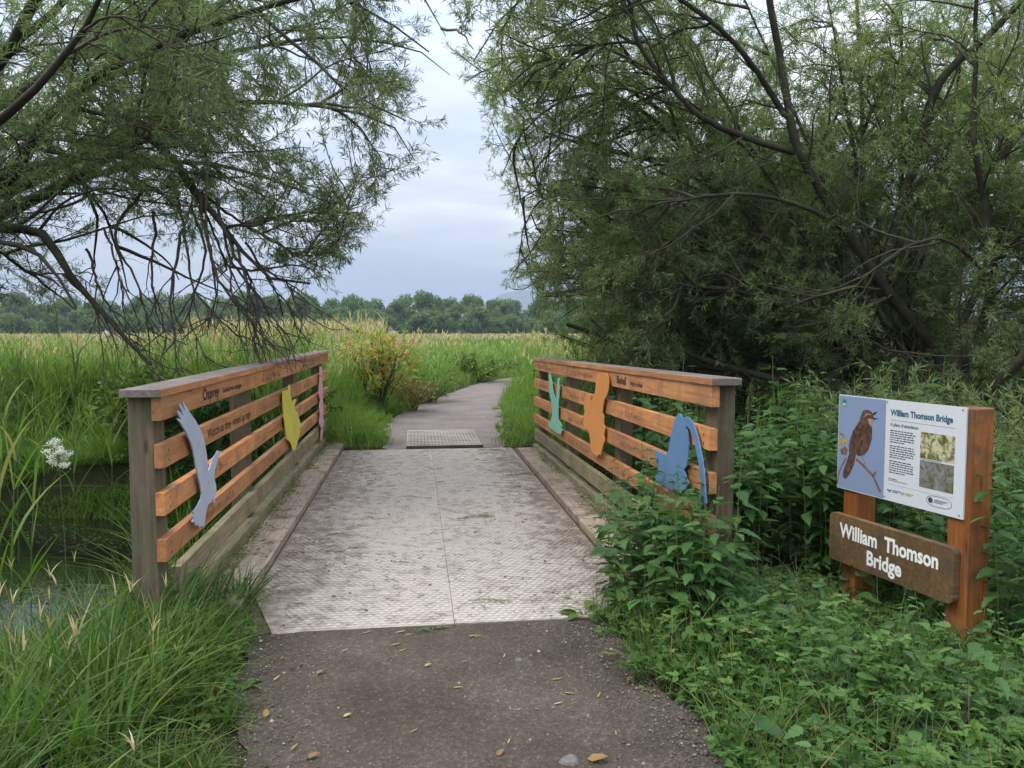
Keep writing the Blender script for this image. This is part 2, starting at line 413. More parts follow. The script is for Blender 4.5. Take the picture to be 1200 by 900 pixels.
# loose grit on the path
ICO = np.array([[0, 0, 1], [.9, 0, .2], [.2, .85, .1], [-.8, .3, .2], [-.4, -.8, .1], [.5, -.7, .2], [0, 0, -.4]], float)
ICF = np.array([[0, 1, 2], [0, 2, 3], [0, 3, 4], [0, 4, 5], [0, 5, 1], [6, 2, 1], [6, 3, 2], [6, 4, 3], [6, 5, 4], [6, 1, 5]])
n = 5200; y = rng.uniform(1.9, 4.18, n) ; c, w = pathc(y); side = rng.random(n)
x = c + w * np.where(side < .4, rng.uniform(-1, 1, n), np.where(side < .8, 1, -1) * (1 - np.abs(rng.normal(0, .22, n))))
g = G(); a = rng.uniform(0, 6.28, n)
inst(g, ICO, ICF, np.stack([x, y, .010 + 0 * x], 1), np.stack([np.cos(a), np.sin(a), 0 * a], 1), np.tile([0, 0, 1.], (n, 1)), np.clip(rng.lognormal(-5.6, .45, n), .0018, .013))
M_grit = leafmat('grit', [(0, (.05, .042, .038)), (.6, (.10, .085, .075)), (.9, (.18, .16, .145)), (1, (.34, .32, .30))], 0)
tag(g.build('loose_gravel', M_grit), kind='stuff', label='loose grit and small stones on the near path', cat='gravel')

# ------------------------------------------------------------------ text
_deps = None
def text_geo(s, size, bold=0.0, shear=0.0, spacing=1.0, align='LEFT'):
    cu = bpy.data.curves.new('t', 'FONT'); cu.body = s; cu.size = size; cu.offset = bold; cu.shear = shear; cu.space_character = spacing; cu.align_x = align; cu.resolution_u = 3
    ob = bpy.data.objects.new('t', cu); COL.objects.link(ob)
    dg = bpy.context.evaluated_depsgraph_get(); dg.update()
    me = bpy.data.meshes.new_from_object(ob.evaluated_get(dg))
    V = np.zeros(len(me.vertices) * 3, np.float32); me.vertices.foreach_get('co', V); V = V.reshape(-1, 3)
    F = [list(p.vertices) for p in me.polygons]
    bpy.data.objects.remove(ob); bpy.data.curves.remove(cu); bpy.data.meshes.remove(me)
    return V, F
def put_text(g, s, size, origin, ex, ey, en, mi, bold=0.0, lift=.0015, xs=1.0, fit=None, **kw):
    V, F = text_geo(s, size, bold, **kw)
    if fit: xs = fit / (V[:, 0].max() - V[:, 0].min())
    W = np.asarray(origin) + V[:, :1] * xs * np.asarray(ex, float) + V[:, 1:2] * np.asarray(ey, float) + np.asarray(en, float) * lift
    first = True
    base = g.n; g.add(W, [np.array(F[0])], mi)
    for f in F[1:]: g.F.append((np.array([f]) + base, mi))

# ------------------------------------------------------------------ footbridge
bridge = empty('footbridge', (.2, 7.5, 0), 'timber and metal footbridge with orange slatted railings over the stream', 'bridge')
m_d, nt, b, o = newmat('dirty_tread_plate')
v = coords(nt); f = noise(nt, v, 1.5, 7, .68, .4); f2 = noise(nt, v, 9, 6, .72, .3); f3 = noise(nt, v, 60, 3, .6)
c = ramp(nt, [(.3, (.33, .285, .24)), (.55, (.38, .33, .28)), (.75, (.43, .38, .33))], f3)
tc = nd(nt, 'ShaderNodeTexCoord'); sp = nd(nt, 'ShaderNodeSeparateXYZ'); nt.links.new(tc.outputs['Object'], sp.inputs[0])
ab = nd(nt, 'ShaderNodeMath', operation='ABSOLUTE'); nt.links.new(sp.outputs[0], ab.inputs[0])
edge = nd(nt, 'ShaderNodeMapRange'); edge.inputs[1].default_value = .5; edge.inputs[2].default_value = 1.3; edge.inputs[3].default_value = -.03; edge.inputs[4].default_value = .2
nt.links.new(ab.outputs[0], edge.inputs[0])
ad = nd(nt, 'ShaderNodeMath', operation='ADD'); nt.links.new(f2, ad.inputs[0]); nt.links.new(edge.outputs[0], ad.inputs[1])
ad2 = nd(nt, 'ShaderNodeMath', operation='MULTIPLY_ADD'); ad2.inputs[1].default_value = .45; nt.links.new(f, ad2.inputs[0]); nt.links.new(ad.outputs[0], ad2.inputs[2])
dirt = ramp(nt, [(.68, (0, 0, 0)), (.80, (.55, .55, .55)), (.92, (.97, .97, .97))], ad2.outputs[0])
c = mixc(nt, dirt, c, (.155, .118, .085))
nt.links.new(c, b.inputs['Base Color']); b.inputs['Roughness'].default_value = .6; b.inputs['Specular IOR Level'].default_value = .35
m_d2 = m_d.copy(); m_d2.name = 'worn_tread_tops'
for n_ in m_d2.node_tree.nodes:
    if n_.type == 'VALTORGB':
        e0 = n_.color_ramp.elements
        if abs(e0[0].color[0] - .33) < 3e-2 and e0[0].position < .31:
            for e, cc_ in zip(e0, [(.39, .355, .31, 1), (.465, .43, .385, 1), (.53, .495, .45, 1)]): e.color = cc_
        elif abs(e0[0].position - .68) < 1e-3:
            e0[1].color = (.4, .4, .4, 1); e0[2].color = (.85, .85, .85, 1)
LENS = np.array([[-.5, 0, 0], [-.25, -.24, .3], [.25, -.24, .3], [.5, 0, 0], [.25, .24, .3], [-.25, .24, .3], [0, 0, 1.0]])
LENSF = np.array([[0, 1, 6], [1, 2, 6], [2, 3, 6], [3, 4, 6], [4, 5, 6], [5, 0, 6]])
def tread(g, x0, x1, y0, y1, z, pitch=.046, zh=.006, size=.040):
    nx_ = int((x1 - x0 - .02) / pitch); ny_ = int((y1 - y0 - .02) / (pitch * .8))
    I, J = np.meshgrid(np.arange(nx_), np.arange(ny_))
    x = x0 + .02 + (I + .5 * (J % 2)) * pitch; y = y0 + .02 + J * pitch * .8
    x = x.ravel(); y = y.ravel(); n = len(x)
    TV = LENS * np.array([size, size, zh]); 
    V = np.stack([x, y, np.full(n, z)], 1)[:, None] + TV[None]
    g.add(V.reshape(-1, 3), (LENSF[None] + (np.arange(n) * 7)[:, None, None]).reshape(-1, 3), 1)
rows = [4.20, 6.43, 8.66, 10.82]
for r in range(3):
    for (xa, xb) in ((-.86, .1985), (.2015, 1.31)):
        g = G(); y0, y1 = rows[r] + .003, rows[r + 1] - .003
        if r == 0 and xa < 0:
            V = [[-.765, y0, .008], [xb, y0 + .035, .008], [xb, y1, .008], [xa - .125, y1, .008], [xa - .125, 4.85, .008]]
            V = np.array(V); g.add(np.concatenate([V, V - [0, 0, .01]]), [np.arange(5), np.array([[0, 5, 6, 1], [1, 6, 7, 2], [2, 7, 8, 3], [3, 8, 9, 4], [4, 9, 5, 0]])])
            tread(g, -.75, xb, y0 + .04, 4.85, .0082); tread(g, xa - .12, xb, 4.87, y1, .0082)
        else:
            box(g, xa - (.125 if xa < 0 else 0), xb, y0 + (.04 if r == 0 else 0), y1, -.002, .008)
            tread(g, xa - (.125 if xa < 0 else 0), xb, y0 + (.045 if r == 0 else 0), y1, .0082)
        g.build('deck_plate', [m_d, m_d2], bridge)
g = G(); box(g, -.14, .92, 10.84, 12.85, .003, .016)
for yy in np.arange(10.9, 12.8, .085): box(g, -.13, .91, yy, yy + .03, .0158, .024)
box(g, -.14, .92, 10.825, 10.845, .0, .05, 1)
for xx_ in np.arange(-.12, .9, .05):
    for yy in np.arange(10.95, 12.75, .17): box(g, xx_, xx_ + .03, yy - .012, yy + .05, .0238, .032, 0)
m_ramp = wood('ribbed_anti_slip_panel', (.25, .24, .225), (.34, .33, .31), (.42, .40, .38), 'X', .7)
tag(g.build('anti_slip_panel', [m_ramp, MW_dark], bridge), 'small ribbed anti-slip panel at the far end')
g = G(); box(g, -1.3, 1.64, 4.26, 10.84, -.24, -.004); 
for xb in (-1.1, -.3, .6, 1.45): box(g, xb, xb + .15, 4.1, 11.2, -.5, -.2401)
g.build('deck_frame', MW_dark, bridge)

ZL = lambda y: .0 + .022 * (y - 4.1) / 7.5
ZR = lambda y: .032 - .092 * (y - 4.12) / 6.45
MO = [MW_orange, M_burn, M_burn2]
def scribble(g, y0, dy, z, x, en, zf, n, size, mi=2):
    """faded, unreadable routed marks: word-sized runs of short strokes"""
    yy = y0
    for k in range(n):
        for q in range(int(rng.integers(2, 7))):
            h = size * rng.choice([.55, .6, .95]); w = size * .13
            zz = z + zf(yy)
            ylo = yy; V = np.array([[x + en * .0012, ylo, zz], [x + en * .0012, ylo + w * np.sign(dy), zz], [x + en * .0012, ylo + w * np.sign(dy) + .1 * size * rng.normal(), zz + h], [x + en * .0012, ylo + .1 * size * rng.normal(), zz + h]])
            g.add(V, np.array([[0, 1, 2, 3]]), mi)
            if rng.random() < .6:
                z2 = zz + h * rng.choice([0, .5, .9]); s = np.sign(dy)
                V = np.array([[x + en * .0013, ylo, z2], [x + en * .0013, ylo + s * size * .45, z2], [x + en * .0013, ylo + s * size * .45, z2 + size * .12], [x + en * .0013, ylo, z2 + size * .12]])
                g.add(V, np.array([[0, 1, 2, 3]]), mi)
            yy += np.sign(dy) * size * .62
        yy += np.sign(dy) * size * .6

def railing(side, zf, xf, yjoin, posts, wherefrom):
    """side=-1: left, face looks to +x ; xf = face x"""
    s = -side            # direction of the face normal
    rail = empty('railing', (xf, yjoin[0], 0), 'railing along the %s edge of the deck' % wherefrom, parent=bridge)
    bx = lambda g, a, b, *r, **k: box(g, min(a, b), max(a, b), *r, zf=zf, **k)
    for k in range(len(yjoin) - 1):
        y0, y1 = yjoin[k] + .0015, yjoin[k + 1] - .0015
        g = G(); bx(g, xf + s * .012, xf - s * (.185 if side < 0 else .16), y0 - (.03 if k == 0 else 0), y1, 1.281, 1.322); g.F = [(f_[[0, 3, 4, 5]], 0) for f_, m__ in g.F] + [(f_[[1, 2]], 1) for f_, m__ in g.F]; g.build('cap_rail', [MW_orange, MW_cap], rail, bevel=.004)
        g = G(); bx(g, xf, xf - s * .045, y0, y1, 1.163, 1.279)
        dy = 1 if side < 0 else -1
        ey = (0, 0, 1); ex = (0, dy, 0); en = (s, 0, 0)
        if side < 0 and k == 0:
            put_text(g, 'Osprey', .095, (xf, 4.86, 1.195 + zf(4.9)), ex, ey, en, 1, .0026, fit=.40)
            put_text(g, 'iolaire-uisge', .05, (xf, 5.36, 1.203 + zf(5.3)), ex, ey, en, 1, .0012, fit=.55)
        elif side > 0 and k == 0:
            put_text(g, 'Bluebell', .085, (xf, 6.17, 1.196 + zf(6.1)), ex, ey, en, 1, .0022, xs=1.05)
            put_text(g, 'bròg na cuthaig', .05, (xf, 5.77, 1.20 + zf(5.7)), ex, ey, en, 1, .0006, xs=1.05)
        else:
            ys_ = y0 + .25 if side < 0 else y1 - .35
            scribble(g, ys_, dy, 1.19, xf, s, zf, 5, .062, 1)
        g.build('top_rail', MO, rail, bevel=.0)
        for q, (za, zb) in enumerate(((.921, 1.041), (.679, .795), (.443, .555))):
            g = G(); bx(g, xf, xf - s * .045, y0 + .02 * (k == 0), y1, za, zb)
            if side < 0 and k == 0 and q == 0:
                put_text(g, 'Watch as they wheel up high', .085, (xf, 4.95, .955 + zf(5.2)), ex, ey, en, 1, .0004, fit=1.25)
            else:
                st_ = (y0 + .28 + (.5 if k == 0 else 0) if side < 0 else y1 - .3)
                scribble(g, st_, dy, za + .03, xf, s, zf, 5 if k else 4, .058, 2)
            for yb in posts:
                if y0 < yb < y1 - .05:
                    for dz in (.03, .08):
                        aa = np.linspace(0, 2 * np.pi, 9)[:-1]
                        V = np.stack([np.full(8, xf + s * .0012), yb + .008 * np.cos(aa) * s, za + dz + .008 * np.sin(aa) + zf(yb)], 1)
                        g.add(V, np.arange(8), 1)
            g.build('rail', MO, rail, bevel=.0)
        g = G(); bx(g, xf + s * .002, xf - s * .05, max(y0, yjoin[0] + .25), y1, .215, .352); g.build('toe_board', MW_grey, rail, bevel=.004)
        g = G(); bx(g, xf + s * .018, xf - s * .07, max(y0, yjoin[0] + .3), y1, .052, .15); g.build('base_beam', MW_grey, rail, bevel=.004)
    for yp in posts:
        g = G(); x0 = xf - s * .0465; bx(g, x0, x0 - s * (.125 if side < 0 else .105), yp - .07, yp + .10, -.75, 1.279); g.build('post', MW_post, rail, bevel=.006)
    return rail
railL = railing(-1, ZL, -1.26, [4.085, 6.42, 8.85, 11.64], [4.19, 6.35, 8.78, 11.15], 'left')
railR = railing(1, ZR, 1.60, [4.12, 6.32, 8.45, 10.60], [4.23, 6.3, 8.45, 10.42], 'right')
for (xa, xb, cuts, nm) in ((-1.255, -1.0, (4.55, 7.9, 11.36), 'l'), (1.335, 1.595, (4.5, 6.75, 10.42), 'r')):
    for k in range(2):
        g = G(); box(g, xa, xb, cuts[k] + .003, cuts[k + 1] - .003, -.003, .062); g.build('kerb_board', MW_kerb, bridge, bevel=.005)

def cutout(name, label, zoom, origin, scale, pts, x, s, mat, rail, bolts=()):
    W = np.array([atx(origin[0] + a / scale[0], origin[1] + b / scale[1], x) for a, b in pts])
    g = G(); extrude(g, W[:, 1:], ((x, 0, 0), (0, 1, 0), (0, 0, 1), (1, 0, 0) if s > 0 else (1, 0, 0)), .008)
    for a, b in bolts:
        c = atx(origin[0] + a / scale[0], origin[1] + b / scale[1], x); aa = np.linspace(0, 2 * np.pi, 9)[:-1]
        V = np.stack([np.full(8, x + s * (.002 if s > 0 else .010)), c[1] + .009 * np.cos(aa), c[2] + .009 * np.sin(aa)], 1)
        g.add(V, np.arange(8), 1)
    return tag(g.build(name, [mat, M_screw], rail), label)
xl = -1.26 + .03; xr = 1.60 - .022
cutout('bird_cutout', 'light grey osprey cutout with a raised wing', 0, (190, 460), (5.45, 5.45),
       [(130, 50), (152, 85), (180, 130), (215, 180), (245, 235), (262, 275), (272, 320), (282, 375), (290, 430), (296, 505), (306, 478), (322, 430), (336, 405), (345, 395), (356, 370), (366, 378), (378, 373), (374, 392), (362, 410), (350, 450), (338, 500), (332, 545), (345, 590), (348, 640), (338, 660), (338, 680), (338, 712), (330, 700), (325, 680), (310, 690), (295, 715), (285, 745), (278, 790), (275, 830), (264, 862), (252, 848), (240, 862), (230, 845), (215, 852), (208, 830), (195, 825), (202, 805), (192, 790), (203, 775), (198, 760), (215, 745), (230, 720), (240, 700), (250, 680), (255, 650), (248, 610), (240, 570), (228, 520), (220, 480), (212, 430), (200, 370), (185, 320), (165, 280), (150, 245), (130, 215), (120, 195), (92, 165), (122, 168), (110, 150), (92, 112), (110, 120), (138, 152), (124, 110), (103, 68), (120, 80), (150, 122), (140, 90)], xl, 1, M_grey, railL, [(232, 330), (296, 575)])
cutout('bird_cutout', 'yellow perching songbird cutout', 0, (130, 390), (2.727, 2.727),
       [(549, 188), (563, 182), (567, 186), (569, 166), (573, 166), (574, 196), (579, 222), (588, 212), (594, 212), (585, 236), (598, 260), (606, 290), (604, 322), (597, 347), (591, 368), (588, 376), (581, 374), (575, 352), (562, 338), (557, 300), (553, 260), (550, 220)], xl, 1, M_yel, railL, [(566, 235), (582, 300)])
cutout('plant_cutout', 'narrow pink cutout near the far end', 0, (340, 400), (6.43, 6.43),
       [(226, 188), (240, 198), (244, 250), (242, 300), (248, 360), (244, 420), (252, 500), (250, 560), (256, 605), (246, 650), (246, 700), (238, 745), (231, 740), (235, 660), (219, 612), (226, 560), (221, 500), (228, 440), (216, 395), (222, 300)], xl, 1, M_pink, railL)
cutout('frog_cutout', 'mint green leaping frog cutout with long legs', 0, (620, 415), (8.571, 8.571),
       [(200, 200), (212, 198), (220, 206), (232, 270), (240, 340), (250, 390), (262, 420), (272, 470), (280, 420), (290, 330), (288, 262), (296, 240), (306, 242), (314, 256), (308, 300), (312, 350), (308, 420), (300, 500), (298, 580), (300, 660), (320, 690), (335, 720), (330, 745), (345, 762), (330, 778), (326, 800), (318, 812), (306, 790), (296, 804), (285, 795), (270, 776), (250, 775), (240, 750), (215, 748), (205, 725), (195, 710), (215, 690), (225, 660), (238, 620), (240, 560), (232, 490), (222, 440), (212, 380), (208, 300)], xr, -1, M_mint, railR, [(262, 470), (270, 600), (268, 740)])
cutout('otter_cutout', 'tall orange animal cutout', 0, (600, 400), (3.914, 3.914),
       [(388, 158), (396, 148), (410, 143), (435, 145), (444, 160), (447, 190), (446, 220), (438, 248), (428, 265), (421, 300), (418, 330), (425, 345), (424, 380), (430, 400), (425, 430), (428, 455), (420, 480), (415, 500), (410, 522), (400, 518), (392, 532), (384, 518), (374, 516), (365, 490), (362, 450), (358, 425), (350, 405), (330, 396), (336, 384), (328, 372), (336, 360), (328, 350), (337, 320), (333, 300), (338, 285), (334, 262), (350, 245), (361, 250), (362, 268), (368, 276), (376, 255), (385, 230), (389, 200)], xr, -1, M_oran, railR, [(415, 200), (385, 320), (395, 450)])
cutout('bluebell_cutout', 'blue bluebell flower cutout with an arching stem', 0, (740, 430), (5.29, 5.29),
       [(300, 288), (310, 290), (318, 312), (345, 308), (370, 322), (390, 352), (410, 410), (430, 490), (445, 570), (458, 660), (462, 740), (470, 845), (440, 850), (440, 770), (436, 690), (424, 600), (405, 500), (388, 430), (368, 385), (348, 366), (343, 378), (355, 410), (361, 480), (358, 560), (350, 610), (330, 640), (345, 680), (362, 722), (340, 760), (300, 772), (270, 770), (215, 740), (165, 722), (152, 680), (175, 650), (160, 590), (152, 515), (185, 532), (225, 548), (240, 500), (250, 420), (265, 360), (280, 310)], xr, -1, M_blue, railR, [(300, 400), (290, 600)])

# ------------------------------------------------------------------ information sign
pr = P(1131, 540, 4.19); pl = P(981.5, 540, 5.10)
ex = pr - pl; ex[2] = 0; W_ = np.linalg.norm(ex); ex = ex / W_; ez = np.array([0, 0, 1.0]); en = np.cross(ex, ez)  # faces the path
def plane_pt(u, v):
    r = ray(u, v); t = np.dot(np.array([pl[0], pl[1], 0]) - CC * [1, 1, 0], en) / np.dot(r * [1, 1, 0], en); return CC + r * t
ztl, ztr, zbl, zbr = [plane_pt(*q)[2] for q in ((982.7, 463.8), (1131.7, 475.6), (980.2, 572), (1129.8, 608))]
ztop, zbot = (ztl + ztr) / 2, (zbl + zbr) / 2
H_ = ztop - zbot
O_ = np.array([pl[0], pl[1], 0.0])
print('SIGN W H', W_, H_, ztl, ztr, zbl, zbr, O_)
sign = empty('information_sign', (O_ + ex * W_ / 2) * [1, 1, 0] + [0, 0, -.08], 'timber signpost with a white bird information panel and a routed name board', 'sign')
def Q(s, t, n=0.0): return O_ + ex * (s * W_) + ez * (ztop - t * H_) + en * n
def boxo(g, s0, s1, n0, n1, z0, z1, mi=0):
    V = np.array([O_ + ex * a * W_ + en * b_ + ez * c_ for (a, b_, c_) in ((s0, n0, z0), (s1, n0, z0), (s1, n1, z0), (s0, n1, z0), (s0, n0, z1), (s1, n0, z1), (s1, n1, z1), (s0, n1, z1))])
    g.add(V, BOXF[:, ::-1], mi)
for (a0, a1) in ((.05, .17), (.885, 1.03)):
    g = G(); boxo(g, a0, a1, -.165, -.012, -.45, ztop - (.004 if a1 > 1 else .03)); g.build('post', MW_sign, sign, bevel=.008)
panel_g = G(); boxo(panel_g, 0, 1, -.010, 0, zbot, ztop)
def quadp(g, s0, s1, t0, t1, n, mi): g.add([Q(s0, t1, n), Q(s1, t1, n), Q(s1, t0, n), Q(s0, t0, n)], np.array([[0, 1, 2, 3]]), mi)
m_pan = plain('panel_white_print', (.58, .60, .62), .3, .02)  # print white toned down, shade over the sign put into the colour
m_psky = plain('panel_photo_sky', (.21, .27, .40), .3, .05, 3)
m_ink = plain('panel_ink', (.05, .06, .07), .4); m_teal = plain('panel_heading_ink', (.03, .12, .15), .4)
m_brown = plain('panel_bird_brown', (.10, .056, .04), .4, .5, 40); m_brown2 = plain('panel_bird_streak', (.045, .02, .014), .4); m_buff = plain('panel_bird_buff', (.38, .24, .16), .4)
m_branch = plain('panel_branch', (.18, .10, .08), .4, .4, 60); m_lf = plain('panel_yellow_leaf', (.36, .27, .08), .4, .5, 60); m_gn = plain('panel_logo_green', (.12, .33, .12), .4); m_bl = plain('panel_logo_blue', (.03, .14, .32), .4)
def photo_mat(name, stops, scale):
    m, nt, b, o = newmat(name); v = coords(nt); f = noise(nt, v, scale, 6, .75, .8)
    nt.links.new(ramp(nt, stops, f), b.inputs['Base Color']); b.inputs['Roughness'].default_value = .35; return m
m_ph1 = photo_mat('panel_blossom_picture', [(.36, (.05, .07, .02)), (.46, (.16, .17, .06)), (.54, (.50, .45, .28)), (.7, (.62, .58, .42))], 22)
m_ph2 = photo_mat('panel_stream_picture', [(.32, (.03, .035, .02)), (.45, (.13, .12, .06)), (.55, (.20, .20, .22)), (.7, (.30, .27, .16))], 18)
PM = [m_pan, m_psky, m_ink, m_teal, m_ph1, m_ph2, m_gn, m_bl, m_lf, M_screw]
quadp(panel_g, .004, .415, .008, .992, .0008, 1)
put_text(panel_g, 'William Thomson Bridge', .050, Q(.455, .15), ex, ez, en, 3, .0020, lift=.001, fit=W_ * .46)
put_text(panel_g, 'A place of abundance', .028, Q(.455, .255), ex, ez, en, 3, .0006, lift=.001, fit=W_ * .215)
quadp(panel_g, .455, .93, .195, .198, .001, 6)
for pi_, (ta, n_) in enumerate(((.295, 6), (.445, 6), (.595, 6))):
    for k in range(n_):
        t = ta + k * .0225; sx = .455; lim = .655 - (0 if k < n_ - 1 else .06) - .02 * rng.random()
        while sx < lim - .01:
            w_ = rng.uniform(.010, .032); e = min(sx + w_, lim); quadp(panel_g, sx, e, t, t + .0095, .001, 2); sx = e + .006
quadp(panel_g, .69, .93, .27, .515, .001, 4); quadp(panel_g, .69, .93, .535, .79, .001, 5)
for k, (a, b_) in enumerate(((.69, .84), (.45, .52), (.45, .60))): quadp(panel_g, a, b_, (.523, .775, .792)[k], (.527, .781, .796)[k], .001, 2)
quadp(panel_g, .45, .93, .832, .834, .001, 6)
def disc(g, s, t, r, mi, n=.001, sq=1.0):
    aa = np.linspace(0, 2 * np.pi, 17)[:-1]; g.add([Q(s, t, n) + ex * r * np.cos(a) + ez * r * sq * np.sin(a) for a in aa], np.arange(16), mi)
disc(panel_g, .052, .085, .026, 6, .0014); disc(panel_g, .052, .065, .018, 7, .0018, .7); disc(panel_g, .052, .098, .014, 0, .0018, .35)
for s, c1 in ((.462, 7), (.565, 8)):
    for k in range(3): disc(panel_g, s + .011 * (k - 1), .893 + .012 * (k % 2), .006, c1, .0012)
    quadp(panel_g, s + .025, s + .085, .885, .893, .001, c1); quadp(panel_g, s + .025, s + .07, .90, .908, .001, c1)
aa = np.linspace(0, 2 * np.pi, 33)[:-1]; sq = lambda v, p: np.sign(v) * np.abs(v) ** p
ringo = np.array([Q(.835, .895, .001) + ex * .085 * sq(np.cos(a), .55) + ez * .03 * sq(np.sin(a), .9) for a in aa]); ringi = np.array([Q(.835, .895, .001) + ex * .082 * sq(np.cos(a), .55) + ez * .0275 * sq(np.sin(a), .9) for a in aa])
k = np.arange(32); panel_g.add(np.concatenate([ringo, ringi]), np.stack([k, (k + 1) % 32, (k + 1) % 32 + 32, k + 32], 1), 2)
disc(panel_g, .775, .893, .016, 2); 
for k in range(3): quadp(panel_g, .80, .90 - .02 * k, .879 + .012 * k, .884 + .012 * k, .001, 2)
for (a, b_) in ((.02, .025), (.975, .025), (.975, .97), (.425, .97), (.425, .025)): disc(panel_g, a, b_, .006, 9, .002)
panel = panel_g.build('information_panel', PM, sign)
g = G()
def ph(pts, mi, n, w=None):
    out = []
    for X_, Y_ in pts:
        a = (X_ - 48) / 450; b_ = (Y_ - (25 + (X_ - 50) * .06)) / (750 + (X_ - 50) * .24); out.append(Q(.004 + .411 * a, .008 + .984 * b_, n))
    if w is None: g.add(out, np.arange(len(out)), mi)
    else:
        for a, b_ in zip(out[:-1], out[1:]):
            d = nz(b_ - a); sd = np.cross(en, d) * w; g.add([a - sd - d * w * .4, a + sd - d * w * .4, b_ + sd + d * w * .4, b_ - sd + d * w * .4], np.array([[3, 2, 1, 0]]), mi)
ph([(235, 560), (310, 620), (400, 710), (468, 850)], 3, .0012, .009); ph([(48, 750), (62, 660), (130, 545)], 3, .0013, .006); ph([(400, 700), (425, 680)], 3, .0014, .008)
ph([(60, 380), (110, 360), (135, 410), (100, 440), (65, 430)], 4, .0012); ph([(70, 470), (120, 445), (150, 480), (130, 520), (80, 510)], 3, .0012); ph([(55, 340), (95, 345), (105, 375)], 3, .0013, .004)
ph([(285, 530), (322, 605)], 3, .0015, .003)
ph([(165, 505), (230, 515), (215, 600), (175, 680), (135, 720), (105, 700), (105, 660), (130, 590)], 0, .0016)
ph([(285, 150), (320, 138), (360, 150), (385, 180), (390, 215), (370, 240), (378, 310), (378, 390), (350, 480), (310, 525), (250, 535), (235, 515), (215, 518), (160, 500), (155, 440), (175, 370), (215, 290), (255, 240), (265, 195)], 0, .002)
ph([(380, 168), (425, 150), (392, 188)], 1, .0022); ph([(372, 206), (440, 213), (385, 224)], 1, .0022)
ph([(335, 215), (388, 218), (374, 250), (376, 290), (350, 262)], 2, .0024); ph([(290, 205), (325, 172), (370, 180), (330, 186)], 2, .0024)
ph([(330, 184), (346, 184), (346, 198), (330, 198)], 1, .0028)
for k in range(22):
    bx_, by_ = rng.uniform(190, 340), rng.uniform(270, 480)
    if bx_ < 190 + (270 - by_) * -.0 and by_ < 300: continue
    if bx_ > 165 + max(0, (360 - by_)) * .6 and bx_ < 365: ph([(bx_, by_), (bx_ - 10, by_ + 38)], 1, .0024, .0028)
g.build('bird_picture', [m_brown, m_brown2, m_buff, m_branch, m_lf], panel)
# name board
zt_l, zt_r, zb_l, zb_r = [plane_pt(*q)[2] for q in ((979, 600), (1130, 643), (979, 660), (1130, 704))]
bz1, bz0 = (zt_l + zt_r) / 2, (zb_l + zb_r) / 2; s0, s1 = -.015 * W_, .985 * W_; rr = .035; pts = []
for (cx, cz, a0) in ((s1 - rr, bz1 - rr, 0), (s0 + rr, bz1 - rr, 90), (s0 + rr, bz0 + rr, 180), (s1 - rr, bz0 + rr, 270)):
    for k in range(6): a = R_(a0 + k * 18); pts.append((cx + rr * math.cos(a), cz + rr * math.sin(a)))
g = G(); O2 = O_ + en * .036
extrude(g, pts, (O2, ex, ez, en), .045)
bh = bz1 - bz0
put_text(g, 'William  Thomson', bh * .40, O2 + ex * W_ * .485 + ez * (bz1 - bh * .45), ex, ez, en, 1, .004, lift=.001, align='CENTER', fit=W_ * .80)
put_text(g, 'Bridge', bh * .40, O2 + ex * W_ * .47 + ez * (bz1 - bh * .84), ex, ez, en, 1, .004, lift=.001, align='CENTER', fit=W_ * .285)
g.build('name_board', [MW_board, M_white], sign, bevel=.0)

# ------------------------------------------------------------------ trees
WL = np.array([[0, 0, 0], [-.062, .42, .02], [0, 1, -.06], [.062, .42, .02]]); WLF = np.array([[0, 3, 2, 1]])
def leaves_on(g, tw, per, t0, t1, l0, l1, mi, droop=.12, a0=.5, a1=1.15, keep=None):
    pos, tan, _ = along(tw, per, t0, t1); n = len(pos)
    if keep is not None:
        k = keep(pos); pos, tan = pos[k], tan[k]; n = len(pos)
    perp = nz(np.cross(tan, rng.standard_normal((n, 3)))); a = rng.uniform(a0, a1, n)[:, None]
    d = nz(np.cos(a) * tan + np.sin(a) * perp + np.array([0, 0, -droop]))
    up = nz(rng.standard_normal((n, 3)) * .7 + np.array([0, 0, 1.]))
    inst(g, WL, WLF, pos, d, up, rng.uniform(l0, l1, n), mi)
def keepb(arr, keep):
    return arr if keep is None else arr[keep(arr[:, -1])]
